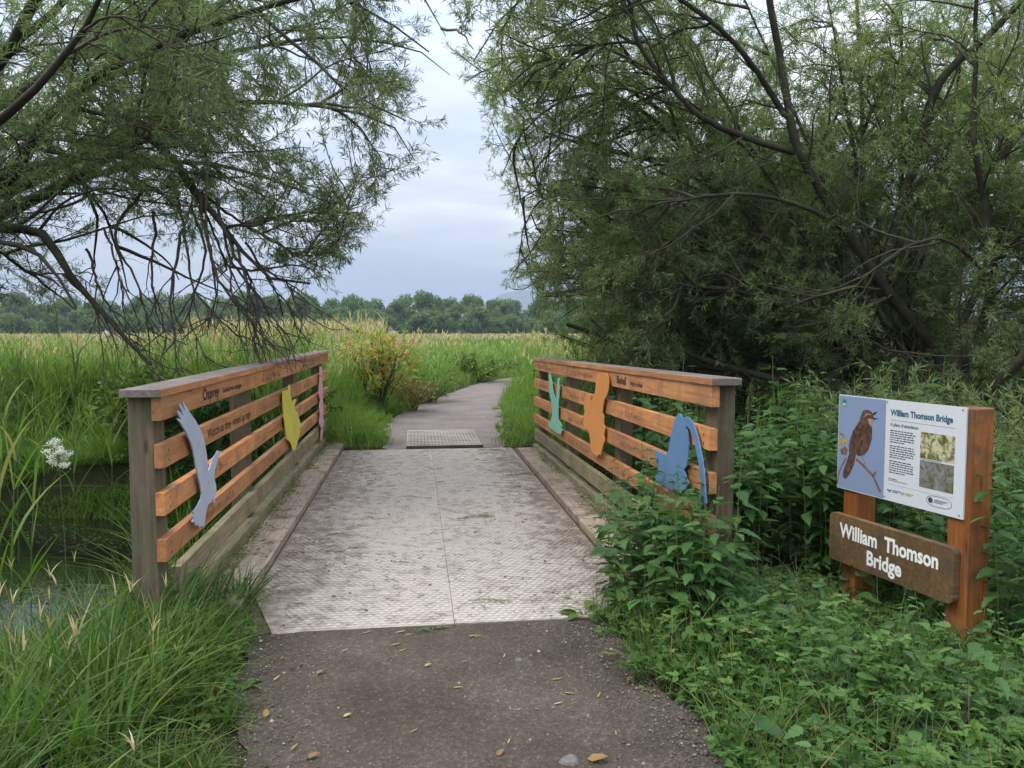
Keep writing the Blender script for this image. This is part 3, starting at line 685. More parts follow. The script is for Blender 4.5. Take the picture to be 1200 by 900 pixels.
def willow(name, label, base, limbs, bare, leafm, n2=15, n3=8, n4=5, nl=22, trop2=(0, 0, -.02), len2=(.9, 2.0), keep=None, group=None, stumps=(), t2=.18, lf=(.06, .11), wig=.13):
    root = empty(name, base, label, 'tree', group)
    g = G(); N = 26
    L1 = np.stack([resample(l[0], N) + np.cumsum(rng.normal(0, .006, (N, 3)), 0) for l in limbs]); R1 = np.stack([np.linspace(l[1], l[2], N) for l in limbs])
    tubes(g, L1, R1, 9, 0, lump=.07)
    for s_ in stumps: tube1(g, s_[0], s_[1], s_[2], 14, 7, 0, .06)
    g.build('trunk', M_bark, root, smooth=True)
    L2 = keepb(spawn(L1, n2, t2, 1, .4, 1.2, len2[0], len2[1], wig, trop2, 10, .35), keep)
    L3 = keepb(spawn(L2, n3, .15, 1, .4, 1.1, .4, 1.0, wig, (0, 0, -.01), 7, .3), keep)
    L4 = keepb(spawn(L3, n4, .2, 1, .3, 1.0, .16, .42, .12, (0, 0, .01), 5, .2), keep)
    g = G()
    tubes(g, L2, np.linspace(.017, .005, 10)[None] * rng.uniform(.6, 1.3, (len(L2), 1)), 5, 0)
    tubes(g, L3, np.linspace(.006, .0026, 7)[None] * rng.uniform(.7, 1.3, (len(L3), 1)), 4, 0)
    g.build('branches', M_twig, root, smooth=True)
    g = G()
    tubes(g, L4, np.linspace(.0024, .001, 5)[None] * np.ones((len(L4), 1)), 3, 1)
    leaves_on(g, L4, nl, .1, 1, lf[0], lf[1], 0, keep=keep)
    leaves_on(g, L3, 10, .5, 1, lf[0], lf[1], 0, keep=keep)
    tips = L4[:, -1]
    g.build('crown', [leafm, M_twig], root)
    if bare:
        g = G(); B1 = np.stack([resample(l[0], N) + np.cumsum(rng.normal(0, .008, (N, 3)), 0) for l in bare]); RB = np.stack([np.linspace(l[1], l[2], N) for l in bare])
        tubes(g, B1, RB, 6, 0, lump=.06)
        B2 = spawn(B1, 7, .25, 1, .3, .9, .35, 1.0, .16, (.02, 0, -.06), 8, .5); tubes(g, B2, np.linspace(.0075, .0025, 8)[None] * np.ones((len(B2), 1)), 4)
        B3 = spawn(B2, 4, .2, 1, .3, 1.0, .15, .45, .18, (0, 0, -.05), 5, .4); tubes(g, B3, np.linspace(.0032, .0012, 5)[None] * np.ones((len(B3), 1)), 3)
        tag(g.build('dead_branches', M_dead, root, smooth=True), 'bare drooping branches below the crown')
    print(name, len(L2), len(L3), len(L4)); return root
DR = [None]
def PL(*q): return np.array([P(a[0], a[1], a[2] if DR[0] is None else DR[0](a[2])) for a in q])

bl = np.array([-7.2, 6.4, -.1]); fork = np.array([-6.3, 6.7, 1.9])
limbsL = [
    (np.concatenate([[bl, fork], PL((-40, 262, 7.8), (90, 208, 7.4), (150, 172, 7.1), (250, 133, 6.8), (285, 130, 6.6))]), .15, .012),
    (np.concatenate([[bl, fork + [0, .3, -.2]], PL((-60, 280, 7.6), (40, 274, 7.2), (75, 320, 7.0), (110, 362, 6.9), (175, 430, 6.7))]), .12, .012),
    (np.concatenate([[bl, fork + [0, -.2, .2]], PL((-40, 240, 7.0), (60, 142, 6.4), (130, 85, 6.0), (260, 30, 5.6), (385, -5, 5.3))]), .12, .012),
    (np.concatenate([[bl, fork + [.2, .4, .2]], PL((-20, 215, 8.4), (150, 165, 8.2), (240, 127, 8.0), (330, 120, 7.9), (410, 130, 7.8), (470, 150, 7.7), (495, 190, 7.6))]), .11, .004),
    (np.concatenate([[bl, fork], PL((-20, 230, 8.2), (80, 190, 7.9), (165, 150, 7.7), (235, 225, 7.4), (280, 285, 7.2), (320, 325, 7.1), (366, 332, 7.0))]), .13, .009),
    (np.concatenate([[bl, fork + [0, .2, .6]], PL((-40, 140, 8.4), (100, 60, 8.2), (250, -20, 8.0), (420, -50, 7.8), (490, -10, 7.7), (520, 40, 7.6))]), .13, .004),
    (np.concatenate([[bl, fork + [0, -.3, .5]], PL((-60, 120, 6.6), (60, -20, 6.2), (180, -120, 5.8), (330, -140, 5.5))]), .12, .012),
    (np.concatenate([[bl, fork + [0, .5, .4]], PL((0, 170, 9.4), (120, 90, 9.6), (260, 60, 9.8), (390, 40, 9.8), (490, 60, 9.6), (520, 85, 9.5))]), .10, .004),
    (np.concatenate([[bl, fork + [.1, .5, 0]], PL((0, 240, 9.4), (120, 200, 9.4), (230, 190, 9.2), (330, 215, 9.0), (385, 240, 8.8))]), .10, .008),
    (np.concatenate([[bl, fork + [0, -.4, 0]], PL((-100, 200, 6.0), (0, 150, 5.4), (90, 60, 5.0), (150, -60, 4.7))]), .10, .012),
    (np.concatenate([[bl, fork + [0, -.4, -.3]], PL((-120, 300, 6.2), (-30, 290, 5.8), (40, 310, 5.6), (80, 370, 5.5))]), .08, .008),
    (PL((165, 150, 7.7), (225, 230, 7.9), (262, 300, 8.0), (290, 350, 8.0)), .02, .006),
    (PL((80, 190, 7.9), (130, 270, 8.1), (150, 340, 8.2)), .02, .006), (PL((235, 225, 7.4), (300, 270, 7.6), (350, 300, 7.7), (385, 300, 7.7)), .016, .005), (PL((-20, 280, 7.9), (40, 320, 8.2), (90, 360, 8.4)), .02, .006),
    (np.concatenate([[bl, fork + [0, .3, .9]], PL((0, 60, 9.0), (150, -60, 9.0), (330, -30, 8.8), (440, 20, 8.6), (500, 60, 8.5))]), .10, .008),
]
bareL = [
    (PL((215, 268, 7.45), (205, 340, 7.3), (212, 390, 7.2), (228, 436, 7.1)), 0.0163, 0.0048), (PL((240, 258, 7.4), (248, 320, 7.2), (280, 370, 7.1), (330, 418, 7.0)), 0.0192, 0.0056),
    (PL((280, 290, 7.2), (300, 350, 7.1), (325, 402, 7.0)), 0.0148, 0.0048), (PL((170, 222, 7.6), (135, 275, 7.5), (162, 350, 7.3), (176, 440, 7.2)), 0.0178, 0.0048),
    (PL((122, 268, 7.4), (148, 318, 7.3), (156, 385, 7.2)), 0.0133, 0.0040), (PL((75, 322, 7.0), (140, 385, 6.9), (178, 442, 6.8)), 0.0178, 0.0056),
    (PL((235, 225, 7.4), (250, 290, 7.3), (262, 350, 7.2), (255, 392, 7.1)), 0.0178, 0.0048), (PL((258, 255, 7.3), (290, 320, 7.2), (318, 372, 7.1)), 0.0192, 0.0056),
    (PL((198, 205, 7.6), (222, 280, 7.5), (236, 340, 7.4), (290, 400, 7.2)), 0.0178, 0.0048), (PL((300, 310, 7.15), (340, 335, 7.1), (352, 352, 7.0), (356, 372, 7.0)), 0.0133, 0.0040),
    (PL((255, 232, 7.4), (272, 300, 7.3), (300, 340, 7.2), (342, 405, 7.1)), 0.0178, 0.0048), (PL((225, 240, 7.5), (238, 300, 7.6), (222, 360, 7.6), (240, 420, 7.5)), 0.0163, 0.0040), (PL((285, 285, 7.3), (312, 330, 7.4), (345, 368, 7.4), (352, 395, 7.4)), 0.0148, 0.0040), (PL((100, 290, 7.2), (118, 350, 7.2), (150, 400, 7.1)), 0.0133, 0.0040),
    (PL((180, 250, 7.6), (180, 330, 7.5), (195, 400, 7.4)), .016, .004), (PL((270, 275, 7.3), (275, 340, 7.2), (300, 385, 7.1)), 0.0133, 0.0040)]
keepL = lambda p: p[:, 0] < np.minimum(-.85 + .75 * (p[:, 2] - 2.0), .68 - .35 * np.maximum(0, p[:, 2] - 4.3)) + .25 * fnoise(p[:, 1], p[:, 2], 2)
keepL2 = lambda p: keepL(p) & (p[:, 2] > 2.2 + .2 * fnoise(p[:, 0], p[:, 1], 1.5) - .25 * np.maximum(0, -3.4 - p[:, 0]) - .3 + .7 * ((p[:, 0] > -4.0) & (p[:, 0] < -1.5) & (fnoise(p[:, 0], p[:, 1], 1.9) > -.35))) & (p[:, 1] > 2.2)
willow('willow_tree', 'leaning willow with drooping bare branches beyond the left railing', bl, limbsL, bareL, L_willow2, n2=22, n3=8, n4=5, nl=21, keep=keepL2, lf=(.05, .10))

DR[0] = lambda d: 7.9 + .75 * (d - 6)
br = np.array([5.45, 8.4, -.1])
bx0 = PL((1110, 470, 8.0), (1100, 428, 8.0))
def RL(*q, base=br): return np.concatenate([[base], PL(*q)])
limbsR = [
    (RL((1105, 440, 8.0), (1035, 340, 7.7), (980, 260, 7.4), (935, 185, 7.1), (920, 135, 7.0), (910, 70, 6.9), (897, 0, 6.7), (880, -90, 6.5)), .08, .03),
    (PL((930, 178, 7.1), (840, 145, 6.8), (795, 105, 6.6), (755, 50, 6.4), (742, 0, 6.3), (720, -70, 6.1)), .04, .014),
    (RL((1000, 395, 8.4), (920, 295, 8.8), (850, 240, 9.0), (810, 190, 9.1), (750, 184, 9.2), (640, 152, 9.3), (600, 120, 9.3)), .085, .01),
    (PL((1030, 335, 7.7), (1050, 270, 7.6), (1075, 175, 7.4), (1100, 95, 7.2), (1175, 20, 7.0), (1250, -60, 6.8)), .065, .03),
    (RL((1115, 440, 7.4), (1120, 390, 7.3), (1150, 315, 7.1), (1152, 240, 6.9), (1140, 175, 6.7), (1142, 0, 6.3)), .06, .02),
    (PL((1150, 315, 7.1), (1200, 268, 6.8), (1270, 200, 6.5)), .035, .015),
    (PL((1040, 330, 7.7), (1125, 240, 7.9), (1200, 150, 8.1), (1260, 60, 8.2)), .045, .02),
    (RL((960, 440, 8.6), (890, 405, 9.0), (865, 320, 9.2), (840, 240, 9.4), (805, 150, 9.6), (780, 60, 9.8), (740, -20, 9.8)), .065, .014),
    (RL((990, 420, 8.6), (910, 365, 9.0), (830, 290, 9.4), (760, 260, 9.7), (690, 265, 9.9), (630, 290, 10.0)), .055, .008),
    (PL((1015, 300, 7.6), (1012, 200, 8.6), (1010, 65, 9.0), (1005, -60, 9.2)), .035, .015),
    (RL((1000, 445, 8.8), (910, 425, 9.2), (810, 395, 9.6), (740, 350, 9.8), (690, 310, 9.9), (650, 330, 10.0)), .07, .008),
    (RL((1130, 430, 8.6), (1160, 330, 9.2), (1180, 200, 9.6), (1170, 60, 10.0), (1150, -60, 10.2)), .06, .02),
    (PL((920, 135, 7.0), (870, 60, 6.6), (800, 0, 6.2), (700, -40, 5.9), (610, -30, 5.8)), .035, .01),
    (PL((755, 50, 6.4), (690, 60, 6.5), (630, 85, 6.6), (590, 110, 6.7)), .016, .006),
    (PL((890, 270, 8.9), (800, 300, 8.8), (720, 330, 8.7), (660, 370, 8.7)), .03, .007),
    (PL((970, 380, 8.0), (880, 340, 7.6), (800, 330, 7.4), (730, 350, 7.3)), .035, .008),
    (PL((980, 260, 7.4), (890, 230, 6.9), (800, 235, 6.6), (730, 250, 6.5)), .03, .007),
    (RL((1180, 430, 6.9), (1230, 330, 6.5), (1260, 180, 6.2), (1240, 20, 5.9), (1200, -80, 5.7)), .05, .02),
    *[(np.concatenate([[br + [rng.uniform(-.5, .5), rng.uniform(-.3, .5), 0]], PL((1060 + dx * .35, 420, 8.2), (1000 + dx, 360, 7.8), (um, vm, dm), (ut, vt, dm + .1))]), .042, .008) for (dx, um, vm, ut, vt, dm) in (
        (-60, 820, 345, 640, 345, 8.6), (-40, 830, 290, 625, 270, 8.3), (-30, 850, 225, 650, 150, 8.0), (-10, 880, 180, 715, 50, 7.7), (0, 905, 215, 800, 20, 8.4), (10, 960, 200, 850, -40, 8.0), (25, 1000, 190, 960, -40, 7.8), (45, 1060, 210, 1060, -30, 8.2), (70, 1100, 230, 1130, 40, 8.6), (-50, 900, 320, 700, 200, 8.9), (-20, 930, 260, 760, 120, 9.0))],
    (PL((880, -60, 6.6), (780, -70, 6.8), (680, -40, 7.0), (600, 20, 7.2), (560, 80, 7.4)), .035, .006),
    (PL((850, 240, 9.0), (770, 140, 8.6), (690, 110, 8.4), (620, 150, 8.4), (595, 200, 8.4)), .035, .006),
    (PL((805, 150, 9.6), (720, 90, 9.4), (640, 60, 9.2), (575, 60, 9.2)), .035, .006),
    (PL((690, 265, 9.9), (640, 230, 9.6), (610, 260, 9.4), (600, 310, 9.4)), .02, .005),
    (PL((830, 290, 9.4), (740, 220, 9.2), (660, 210, 9.0), (605, 235, 9.0)), .03, .006),
    (np.array([br, [6.3, 7.2, 1.6], [6.3, 5.6, 3.2], [5.6, 3.6, 4.3], [4.8, 1.6, 4.7], [4.0, -.6, 4.5]]), .06, .02),  # unseen limb overhead, added to shade the sign and right bank
    (PL((1150, 315, 7.1), (1100, 280, 6.6), (1040, 300, 6.3), (985, 350, 6.2)), .02, .006),
]
stumpR = [(PL((960, 450, 8.8), (770, 420, 9.0), (715, 397, 9.1), (664, 380, 9.2)), .05, .025), (PL((910, 445, 8.4), (810, 415, 8.6), (758, 368, 8.7)), .05, .022), (PL((960, 440, 8.2), (960, 350, 8.2), (745, 345, 8.5)), .02, .012)]
keepR = lambda p: p[:, 0] > 1.15 + .2 * fnoise(p[:, 1], p[:, 2], 2.2) + .45 * (p[:, 2] < 2.2) + .3 * np.clip(1 - np.abs(p[:, 2] - 3.0) / .9, 0, 1) - .5 * np.clip(p[:, 2] - 3.9, 0, 1.6)
keepR2 = lambda p: keepR(p) & (p[:, 2] > np.where(p[:, 1] > 6.2, .85, 1.75) + .2 * fnoise(p[:, 0], p[:, 1], 1.5)) & ((p[:, 1] > 2.6) | (p[:, 2] > 3.4)) & ((p[:, 2] > 1.75) | (p[:, 0] > 2.1)) & ((p[:, 1] > 8.3 - .25 * np.maximum(0, p[:, 2] - 3)) | (p[:, 1] < 6) | (p[:, 0] > 5.6) | (p[:, 2] > 5.2) | (fnoise(p[:, 0], p[:, 2], 1.6) > .38))
willow('willow_tree', 'large many-stemmed willow arching behind the right railing and the sign', br, limbsR, [], L_willow, n2=16, n3=7, n4=5, nl=18, trop2=(0, .09, .0), lf=(.055, .10), keep=keepR2, stumps=stumpR)
DR[0] = None

def auto_willow(name, label, base, H, spread, nl_, leafm, lean=(0, 0), dens=1.0, group=None):
    base = np.asarray(base, float); limbs = []
    for k in range(nl_):
        a = 2 * np.pi * (k + rng.uniform(-.3, .3)) / nl_; r = spread * rng.uniform(.5, 1); h = H * rng.uniform(.65, 1)
        tip = base + [math.cos(a) * r + lean[0], math.sin(a) * r + lean[1], h]
        mid = base + [math.cos(a) * r * .35 + lean[0] * .4, math.sin(a) * r * .35 + lean[1] * .4, h * .5]
        limbs.append((np.array([base, base + [math.cos(a) * .15, math.sin(a) * .15, h * .15], mid, tip]), .07, .012))
    return willow(name, label, base, limbs, [], leafm, n2=int(13 * dens), n3=7, n4=4, nl=15, group=group, t2=.12, lf=(.07, .13))
grp = 'willows behind the two big ones'
auto_willow('willow_tree', 'dense willow in the thicket directly behind the large right willow', (5.4, 12.8, 0), 5.4, 2.6, 11, L_willow, dens=1.25, group=grp)
auto_willow('willow_tree', 'bushy willow between the big right willow and the reeds', (3.9, 11.6, 0), 3.6, 1.8, 9, L_willow, dens=1.0, group=grp)
auto_willow('willow_tree', 'willow filling the gap above the information panel', (8.0, 12.0, 0), 5.6, 2.8, 11, L_willow, dens=1.15, group=grp)
auto_willow('willow_tree', 'willow at the right edge behind the sign', (9.0, 9.3, 0), 5.4, 2.6, 10, L_willow, dens=1.05, group=grp)
auto_willow('willow_tree', 'far willow beyond the right railing, behind the thicket', (9.5, 17, 0), 5.2, 3.2, 9, L_willow2, group=grp)
auto_willow('willow_tree', 'willow standing in the reeds behind the left leaning willow', (-9.5, 12.5, 0), 6.0, 2.8, 9, L_willow2, group=grp)

# ------------------------------------------------------------------ bushes
OV = np.array([[0, 0, 0], [-.2, .3, .03], [0, .3, -.02], [.2, .3, .03], [-.16, .65, 0], [0, .65, -.04], [.16, .65, 0], [0, 1, -.12]])
OVF = [np.array([[1, 0, 2], [2, 0, 3], [4, 5, 7], [5, 6, 7]]), np.array([[1, 2, 5, 4], [2, 3, 6, 5]])]
def bush(name, label, cat, base, h, r, nstem, leafm, lsz, per, group=None, tmpl=None, stemm=None, bare=False):
    base = np.asarray(base, float); root = empty(name, base, label, cat, group)
    a = rng.uniform(0, 2 * np.pi, nstem); q = np.sqrt(rng.random(nstem)); n = 9; s = np.linspace(0, 1, n)
    D = np.stack([np.cos(a), np.sin(a)], 1) * (r * q)[:, None]; hh = h * rng.uniform(.6, 1, nstem) * (1 - .3 * q)
    pts = np.zeros((nstem, n, 3)); pts[:, :, :2] = base[:2] + D[:, None, :] * (s ** 1.2)[None, :, None] + rng.normal(0, .06 * r, (nstem, 1, 2)); pts[:, :, 2] = base[2] + hh[:, None] * (s - .12 * s ** 4)[None]
    pts += np.cumsum(rng.normal(0, .012 * h, (nstem, n, 3)), 1)
    L2 = spawn(pts, 6, .25, 1, .4, 1.2, .18 * h, .42 * h, .15, (0, 0, .02), 6, .4)
    g = G(); tubes(g, pts, np.linspace(.010, .003, n)[None] * h / 1.5 * np.ones((nstem, 1)), 4); tubes(g, L2, np.linspace(.004, .0015, 6)[None] * h / 1.5 * np.ones((len(L2), 1)), 3)
    g.build('stems', stemm or M_twig, root)
    if not bare:
        g = G(); pos, tan, _ = along(L2, per, .1, 1); m = len(pos)
        d = nz(tan + rng.normal(0, .8, (m, 3)) + [0, 0, -.1]); up = nz(rng.normal(0, .6, (m, 3)) + [0, 0, 1.])
        tv, tf = tmpl or (OV, OVF); inst(g, tv, tf, pos, d, up, rng.uniform(lsz[0], lsz[1], m), 0)
        g.build('foliage', leafm, root)
    return root
bg = lambda x, y: (x, y, float(hgt(x, y)))
bush('shrub', 'young sapling with red and yellow-green leaves on the left of the far path', 'shrub', bg(-.75, 15.6), 2.3, .75, 22, L_red, (.08, .15), 11)
bush('shrub', 'low buff flowering herb clump with a red-brown dock spike beside the bend', 'shrub', bg(-.05, 16.2), .95, .55, 22, L_tan, (.04, .08), 9)
bush('shrub', 'pale yellow-green rounded herb clump by the far path bend', 'shrub', bg(.35, 18.2), 1.0, .9, 28, L_bright, (.05, .10), 9)
bush('shrub', 'dark green rush clump straight beyond the path bend', 'shrub', bg(2.0, 25.6), 1.15, 1.3, 30, L_bright, (.10, .18), 9)
bush('shrub', 'bright green bush just behind the far end of the right railing', 'shrub', bg(2.5, 12.4), 1.55, .75, 26, L_bright, (.05, .09), 12)
bush('shrub', 'light green shrub behind the middle of the right railing', 'shrub', bg(3.5, 13.8), 1.75, 1.0, 30, L_bright, (.06, .10), 12)
bush('shrub', 'bushy green shrub in the reeds behind the left railing', 'shrub', bg(-2.7, 11.2), 1.5, .8, 26, L_nettle, (.07, .12), 12)
bush('shrub', 'leafy shrub under the drooping bare branches', 'shrub', bg(-3.7, 12.6), 1.6, .8, 26, L_cover, (.07, .12), 12)
bush('shrub', 'shady shrub at the left edge past the stream', 'shrub', bg(-6.6, 11.0), 1.35, 1.0, 26, L_bright, (.07, .12), 11)
for k, (x, y, h, r) in enumerate(((-3.6, 11.0, 1.55, .8), (-5.7, 14.6, 1.45, .9), (-7.6, 11.6, 1.75, 1.0), (-9.4, 12.2, 1.8, 1.1), (-3.0, 12.2, 1.7, .8))):
    bush('tall_herb', ('leafy bank herbs second from the left railing', 'broad leafy clump in the reeds past the stream', 'tall leafy clump on the far bank under the left willow', 'leafy clump on the far bank at the left picture edge', 'tall mixed herbs just above the left cap rail')[k], 'herb', bg(x, y), h, r, 26, (L_bright, L_nettle, L_reed, L_bright, L_reed)[k], (.09, .16), 13, None, (WL * [2, 1, 1], WLF) if k in (2, 4) else None)
for k, (x, y, h, r) in enumerate(((-1.95, 10.3, 1.25, .5), (-2.5, 10.6, 1.4, .7), (-1.75, 11.3, 1.3, .5), (3.6, 24.5, 1.3, 1.1))):
    bush('tall_herb', ('dark herb clump seen through the left railing slats', 'dark leafy herbs on the far stream bank left of the railing', 'leafy herbs at the far end of the left railing', 'leafy verge clump on the right of the far path bend')[k], 'herb', bg(x, y), h, r, 26, (L_nettle, L_nettle, L_nettle, L_bright)[k], (.07, .12), 14)
for k, (x, y, h, r) in enumerate(((-3.2, 13.2, 1.55, .9), (-5.2, 15.4, 1.6, 1.0), (-8.0, 14.0, 1.5, 1.1), (-2.2, 14.5, 1.4, .8), (-7.4, 16.5, 1.7, 1.2), (-10.5, 15, 1.6, 1.3), (-4.2, 17, 1.65, 1.1))):
    bush('tall_herb', ('leafy tall herb just past the left railing', 'second leafy herb clump beyond the left railing', 'broad herb clump among the reeds under the left willow', 'herb clump close to the far end of the left railing', 'tall herb clump in the reeds at the far left', 'wide herb clump at the left picture edge', 'herb clump in the reeds past the left railing')[k], 'herb', bg(x, y), h, r, 24, (L_nettle, L_bright, L_cover)[k % 3], (.07, .12), 11, 'herb clumps in the left reeds')
for k, (x, y, h, r) in enumerate(((3.6, 9.4, 1.9, 1.2), (5.4, 9.0, 1.9, 1.3), (6.6, 7.0, 2.0, 1.2), (3.0, 7.9, 1.3, .7), (4.6, 6.3, 1.3, .8), (7.6, 12, 2.6, 1.6), (4.6, 11.0, 2.9, 1.7), (6.6, 10.2, 3.0, 1.7), (3.4, 12.4, 2.3, 1.3), (9.3, 7.2, 3.2, 1.8), (10.5, 12.5, 3.4, 2.2), (7.3, 15.5, 3.2, 2.2), (4.2, 6.7, 1.75, .7), (5.4, 6.2, 1.8, .8))):
    bush('willow_thicket', ('tangled grey-green willow scrub low behind the right railing', 'tangled willow scrub around the foot of the big right willow', 'leafy willow scrub at the right edge behind the signpost', 'sparse scrub against the near end of the right railing', 'dim scrub right behind the information panel', 'tall scrub deep in the thicket on the right', 'broad scrub mound behind the middle of the right railing', 'dense scrub between the willow stems above the signpost', 'scrub behind the far half of the right railing', 'tall scrub at the far right edge of the view', 'far scrub deep behind the signpost', 'far scrub seen between the right willow stems', 'leafy scrub in front of the right willow trunk', 'leafy scrub behind the right signpost')[k], 'bush', bg(x, y), h, r, int(20 + 9 * r), L_willow, (.08, .14), 20, 'scrub under the right willow', (WL, WLF))
for k, (x, y, h, r) in enumerate(((2.7, 7.4, 1.35, .9), (3.9, 7.4, 1.5, 1.0), (5.2, 7.6, 1.7, 1.1), (3.2, 9.0, 1.7, 1.1))):
    bush('dead_thicket', ('pale leafless twigs arching behind the near right railing post', 'brown leafless twig tangle above the nettles', 'brown leafless tangle above the information panel', 'leafless tangle low under the right willow')[k], 'bush', bg(x, y), h, r, 30, None, None, 0, 'leafless tangles', None, M_dead, True)

# ------------------------------------------------------------------ nettles
NT = np.array([[0, 0, 0], [-.14, .06, .01], [-.27, .2, .03], [-.22, .27, .02], [-.29, .36, .02], [-.2, .46, .01], [-.24, .55, 0], [-.13, .66, -.02], [-.14, .74, -.03], [0, 1, -.14], [.14, .74, -.03], [.13, .66, -.02], [.24, .55, 0], [.2, .46, .01], [.29, .36, .02], [.22, .27, .02], [.27, .2, .03], [.14, .06, .01], [0, .3, -.05], [0, .62, -.07]])
NTF = [np.array([[0, 18, 2, 1], [18, 4, 3, 2], [18, 19, 6, 5], [19, 9, 8, 7], [0, 17, 16, 18], [18, 16, 15, 14], [18, 13, 12, 19], [19, 11, 10, 9]]), np.array([[18, 5, 4], [19, 7, 6], [18, 14, 13], [19, 12, 11]])]
def nettle(h, k):
    root = empty('nettle_plant', (0, 0, 0), 'nettle', 'nettle')
    nst = 3; pts = []; 
    for q in range(nst):
        a = rng.uniform(0, 6.28); r = rng.uniform(.02, .12); l = rng.uniform(.03, .16)
        z = h * rng.uniform(.75, 1)
        pts.append(resample([[math.cos(a) * r, math.sin(a) * r, 0], [math.cos(a) * (r + l * .3), math.sin(a) * (r + l * .3), z * .5], [math.cos(a) * (r + l), math.sin(a) * (r + l), z]], 12))
    pts = np.array(pts); g = G(); tubes(g, pts, np.linspace(.0035, .0015, 12)[None] * np.ones((nst, 1)), 5); g.build('stem', M_stem, root)
    g = G()
    for q in range(nst):
        npair = int(h / .075)
        for j in range(npair):
            t = .12 + .88 * j / (npair - 1); i_ = min(10, int(t * 11)); p = pts[q, i_] + (pts[q, i_ + 1] - pts[q, i_]) * (t * 11 - i_)
            a = (j % 2) * math.pi / 2 + q + rng.normal(0, .25); L = (.115 if t < .8 else .115 * (1 - t) * 3.2 + .04) * rng.uniform(.75, 1.15)
            for sgn in (0, math.pi):
                d = np.array([math.cos(a + sgn), math.sin(a + sgn), rng.uniform(-.35, .25) - .1 + .5 * (t > .9)]); d = d / np.linalg.norm(d)
                pet = .02; st = p + d * pet
                inst(g, NT, NTF, st[None], d[None], nz(np.array([[0, 0, 1.]]) + rng.normal(0, .25, (1, 3))), L, 0)
    g.build('leaves', L_nettle, root)
    return root
protos = [nettle(h, k) for k, h in enumerate((1.0, .8, .6, .45))]
used = [False] * 4
def put_nettle(x, y, kind, label, s=1.0):
    z = max(float(hgt(x, y)) - .01, -.05)
    if not used[kind]:
        o = protos[kind]; used[kind] = True; o.location = (x, y, z); o.rotation_euler = (0, 0, rng.uniform(0, 6.28)); o.scale = (s, s, s)
        o['label'] = label; o['group'] = 'nettles on the right bank'
    else: dup(protos[kind], (x, y, z), rng.uniform(0, 6.28), s, label, 'nettles on the right bank')
zones = [
    (44, (1.98, 3.1), (4.9, 6.5), (0, 0, 1), 'tall nettle in the shade between the railing post and the sign', (1.0, 1.25)),
    (22, (1.22, 1.62), (3.85, 4.75), (2, 1, 1, 2, 3), 'nettle growing up in front of the near right railing end', (.8, 1.05)),
    (16, (2.0, 2.7), (3.9, 4.75), (1, 2, 2), 'nettle in the bed between the railing post and the name board', (.8, 1.1)),
    (22, (3.0, 4.3), (3.6, 6.0), (0, 1), 'nettle behind or right of the signpost', (.9, 1.15)),
    (10, (2.1, 3.1), (2.6, 3.7), (3, 3, 2), 'short nettle in the ground cover in front of the sign', (.6, .9)),
    (26, (2.0, 5.2), (6.2, 7.8), (0,), 'nettle at the foot of the big right willow', (1.1, 1.45))]
onsign = lambda x, y: abs(np.dot(np.array([x, y]) - O_[:2], en[:2])) < .22 and -.2 < np.dot(np.array([x, y]) - O_[:2], ex[:2]) < W_ + .15
def hides_sign(x, y):
    q = np.array([x, y]) - O_[:2]; n_ = np.dot(q, en[:2]); return n_ > 0 and n_ < 1.2 and -.3 < np.dot(q, ex[:2]) + n_ * .4 < W_ + .35
for n, xr_, yr_, kinds, lab, sr in zones:
    k = 0
    while k < n:
        x, y = rng.uniform(*xr_), rng.uniform(*yr_)
        if onsign(x, y): k += .25; continue
        kd = int(rng.choice(kinds))
        if hides_sign(x, y): k += .34; continue
        put_nettle(x, y, kd, lab, rng.uniform(*sr)); k += 1
for (x, y) in ((1.34, 4.45), (1.5, 4.62), (1.3, 4.75), (1.46, 4.3), (1.56, 4.9), (1.4, 5.0), (1.66, 4.15)): put_nettle(x, y, 0, 'tall nettle hiding the foot of the blue cutout', rng.uniform(.82, 1.0))
put_nettle(*(O_ + ex * .30 * W_ + en * -.17)[:2], 2, 'nettle poking up between the panel and the name board', 1.06)

# dock plants
DK = np.array([[0, 0, 0], [-.16, .12, .03], [0, .12, 0], [.16, .12, .03], [-.27, .38, .02], [0, .4, -.02], [.27, .38, .02], [-.2, .72, -.04], [0, .74, -.07], [.2, .72, -.04], [0, 1, -.2]])
DKF = [np.array([[1, 2, 5, 4], [2, 3, 6, 5], [4, 5, 8, 7], [5, 6, 9, 8]]), np.array([[0, 2, 1], [0, 3, 2], [7, 8, 10], [8, 9, 10]])]
def dock(loc, n, L, h, label, mat=L_dock):
    loc = np.asarray(loc, float); root = empty('dock_plant', loc, label, 'plant', 'broad-leaved docks'); g = G(); gs = G()
    a = np.linspace(0, 6.28, n, endpoint=False) + rng.normal(0, .3, n); el = rng.uniform(.25, 1.0, n)
    d = nz(np.stack([np.cos(a) * np.cos(el), np.sin(a) * np.cos(el), np.sin(el)], 1)); st = loc + d * (h * rng.uniform(.5, 1, n))[:, None]
    dd = nz(d * [1, 1, .3]); inst(g, DK, DKF, st, dd, nz(np.array([0, 0, 1.]) + rng.normal(0, .2, (n, 3))), rng.uniform(.7, 1.1, n) * L)
    tubes(gs, np.stack([np.repeat(loc[None], n, 0), (loc + st) / 2 + [0, 0, .01], st], 1), np.full((n, 3), .0025), 4)
    gs.build('stems', M_stem, root); g.build('leaves', mat, root, smooth=True)
p = atz(752, 702, .0); dock((p[0] - .02, p[1] + .1, 0), 7, .17, .20, 'dock with two pale leaves reaching over the deck edge')
p = atz(672, 722, .0); dock((p[0] + .06, p[1], .0), 6, .12, .07, 'low dark dock at the near right corner of the deck')
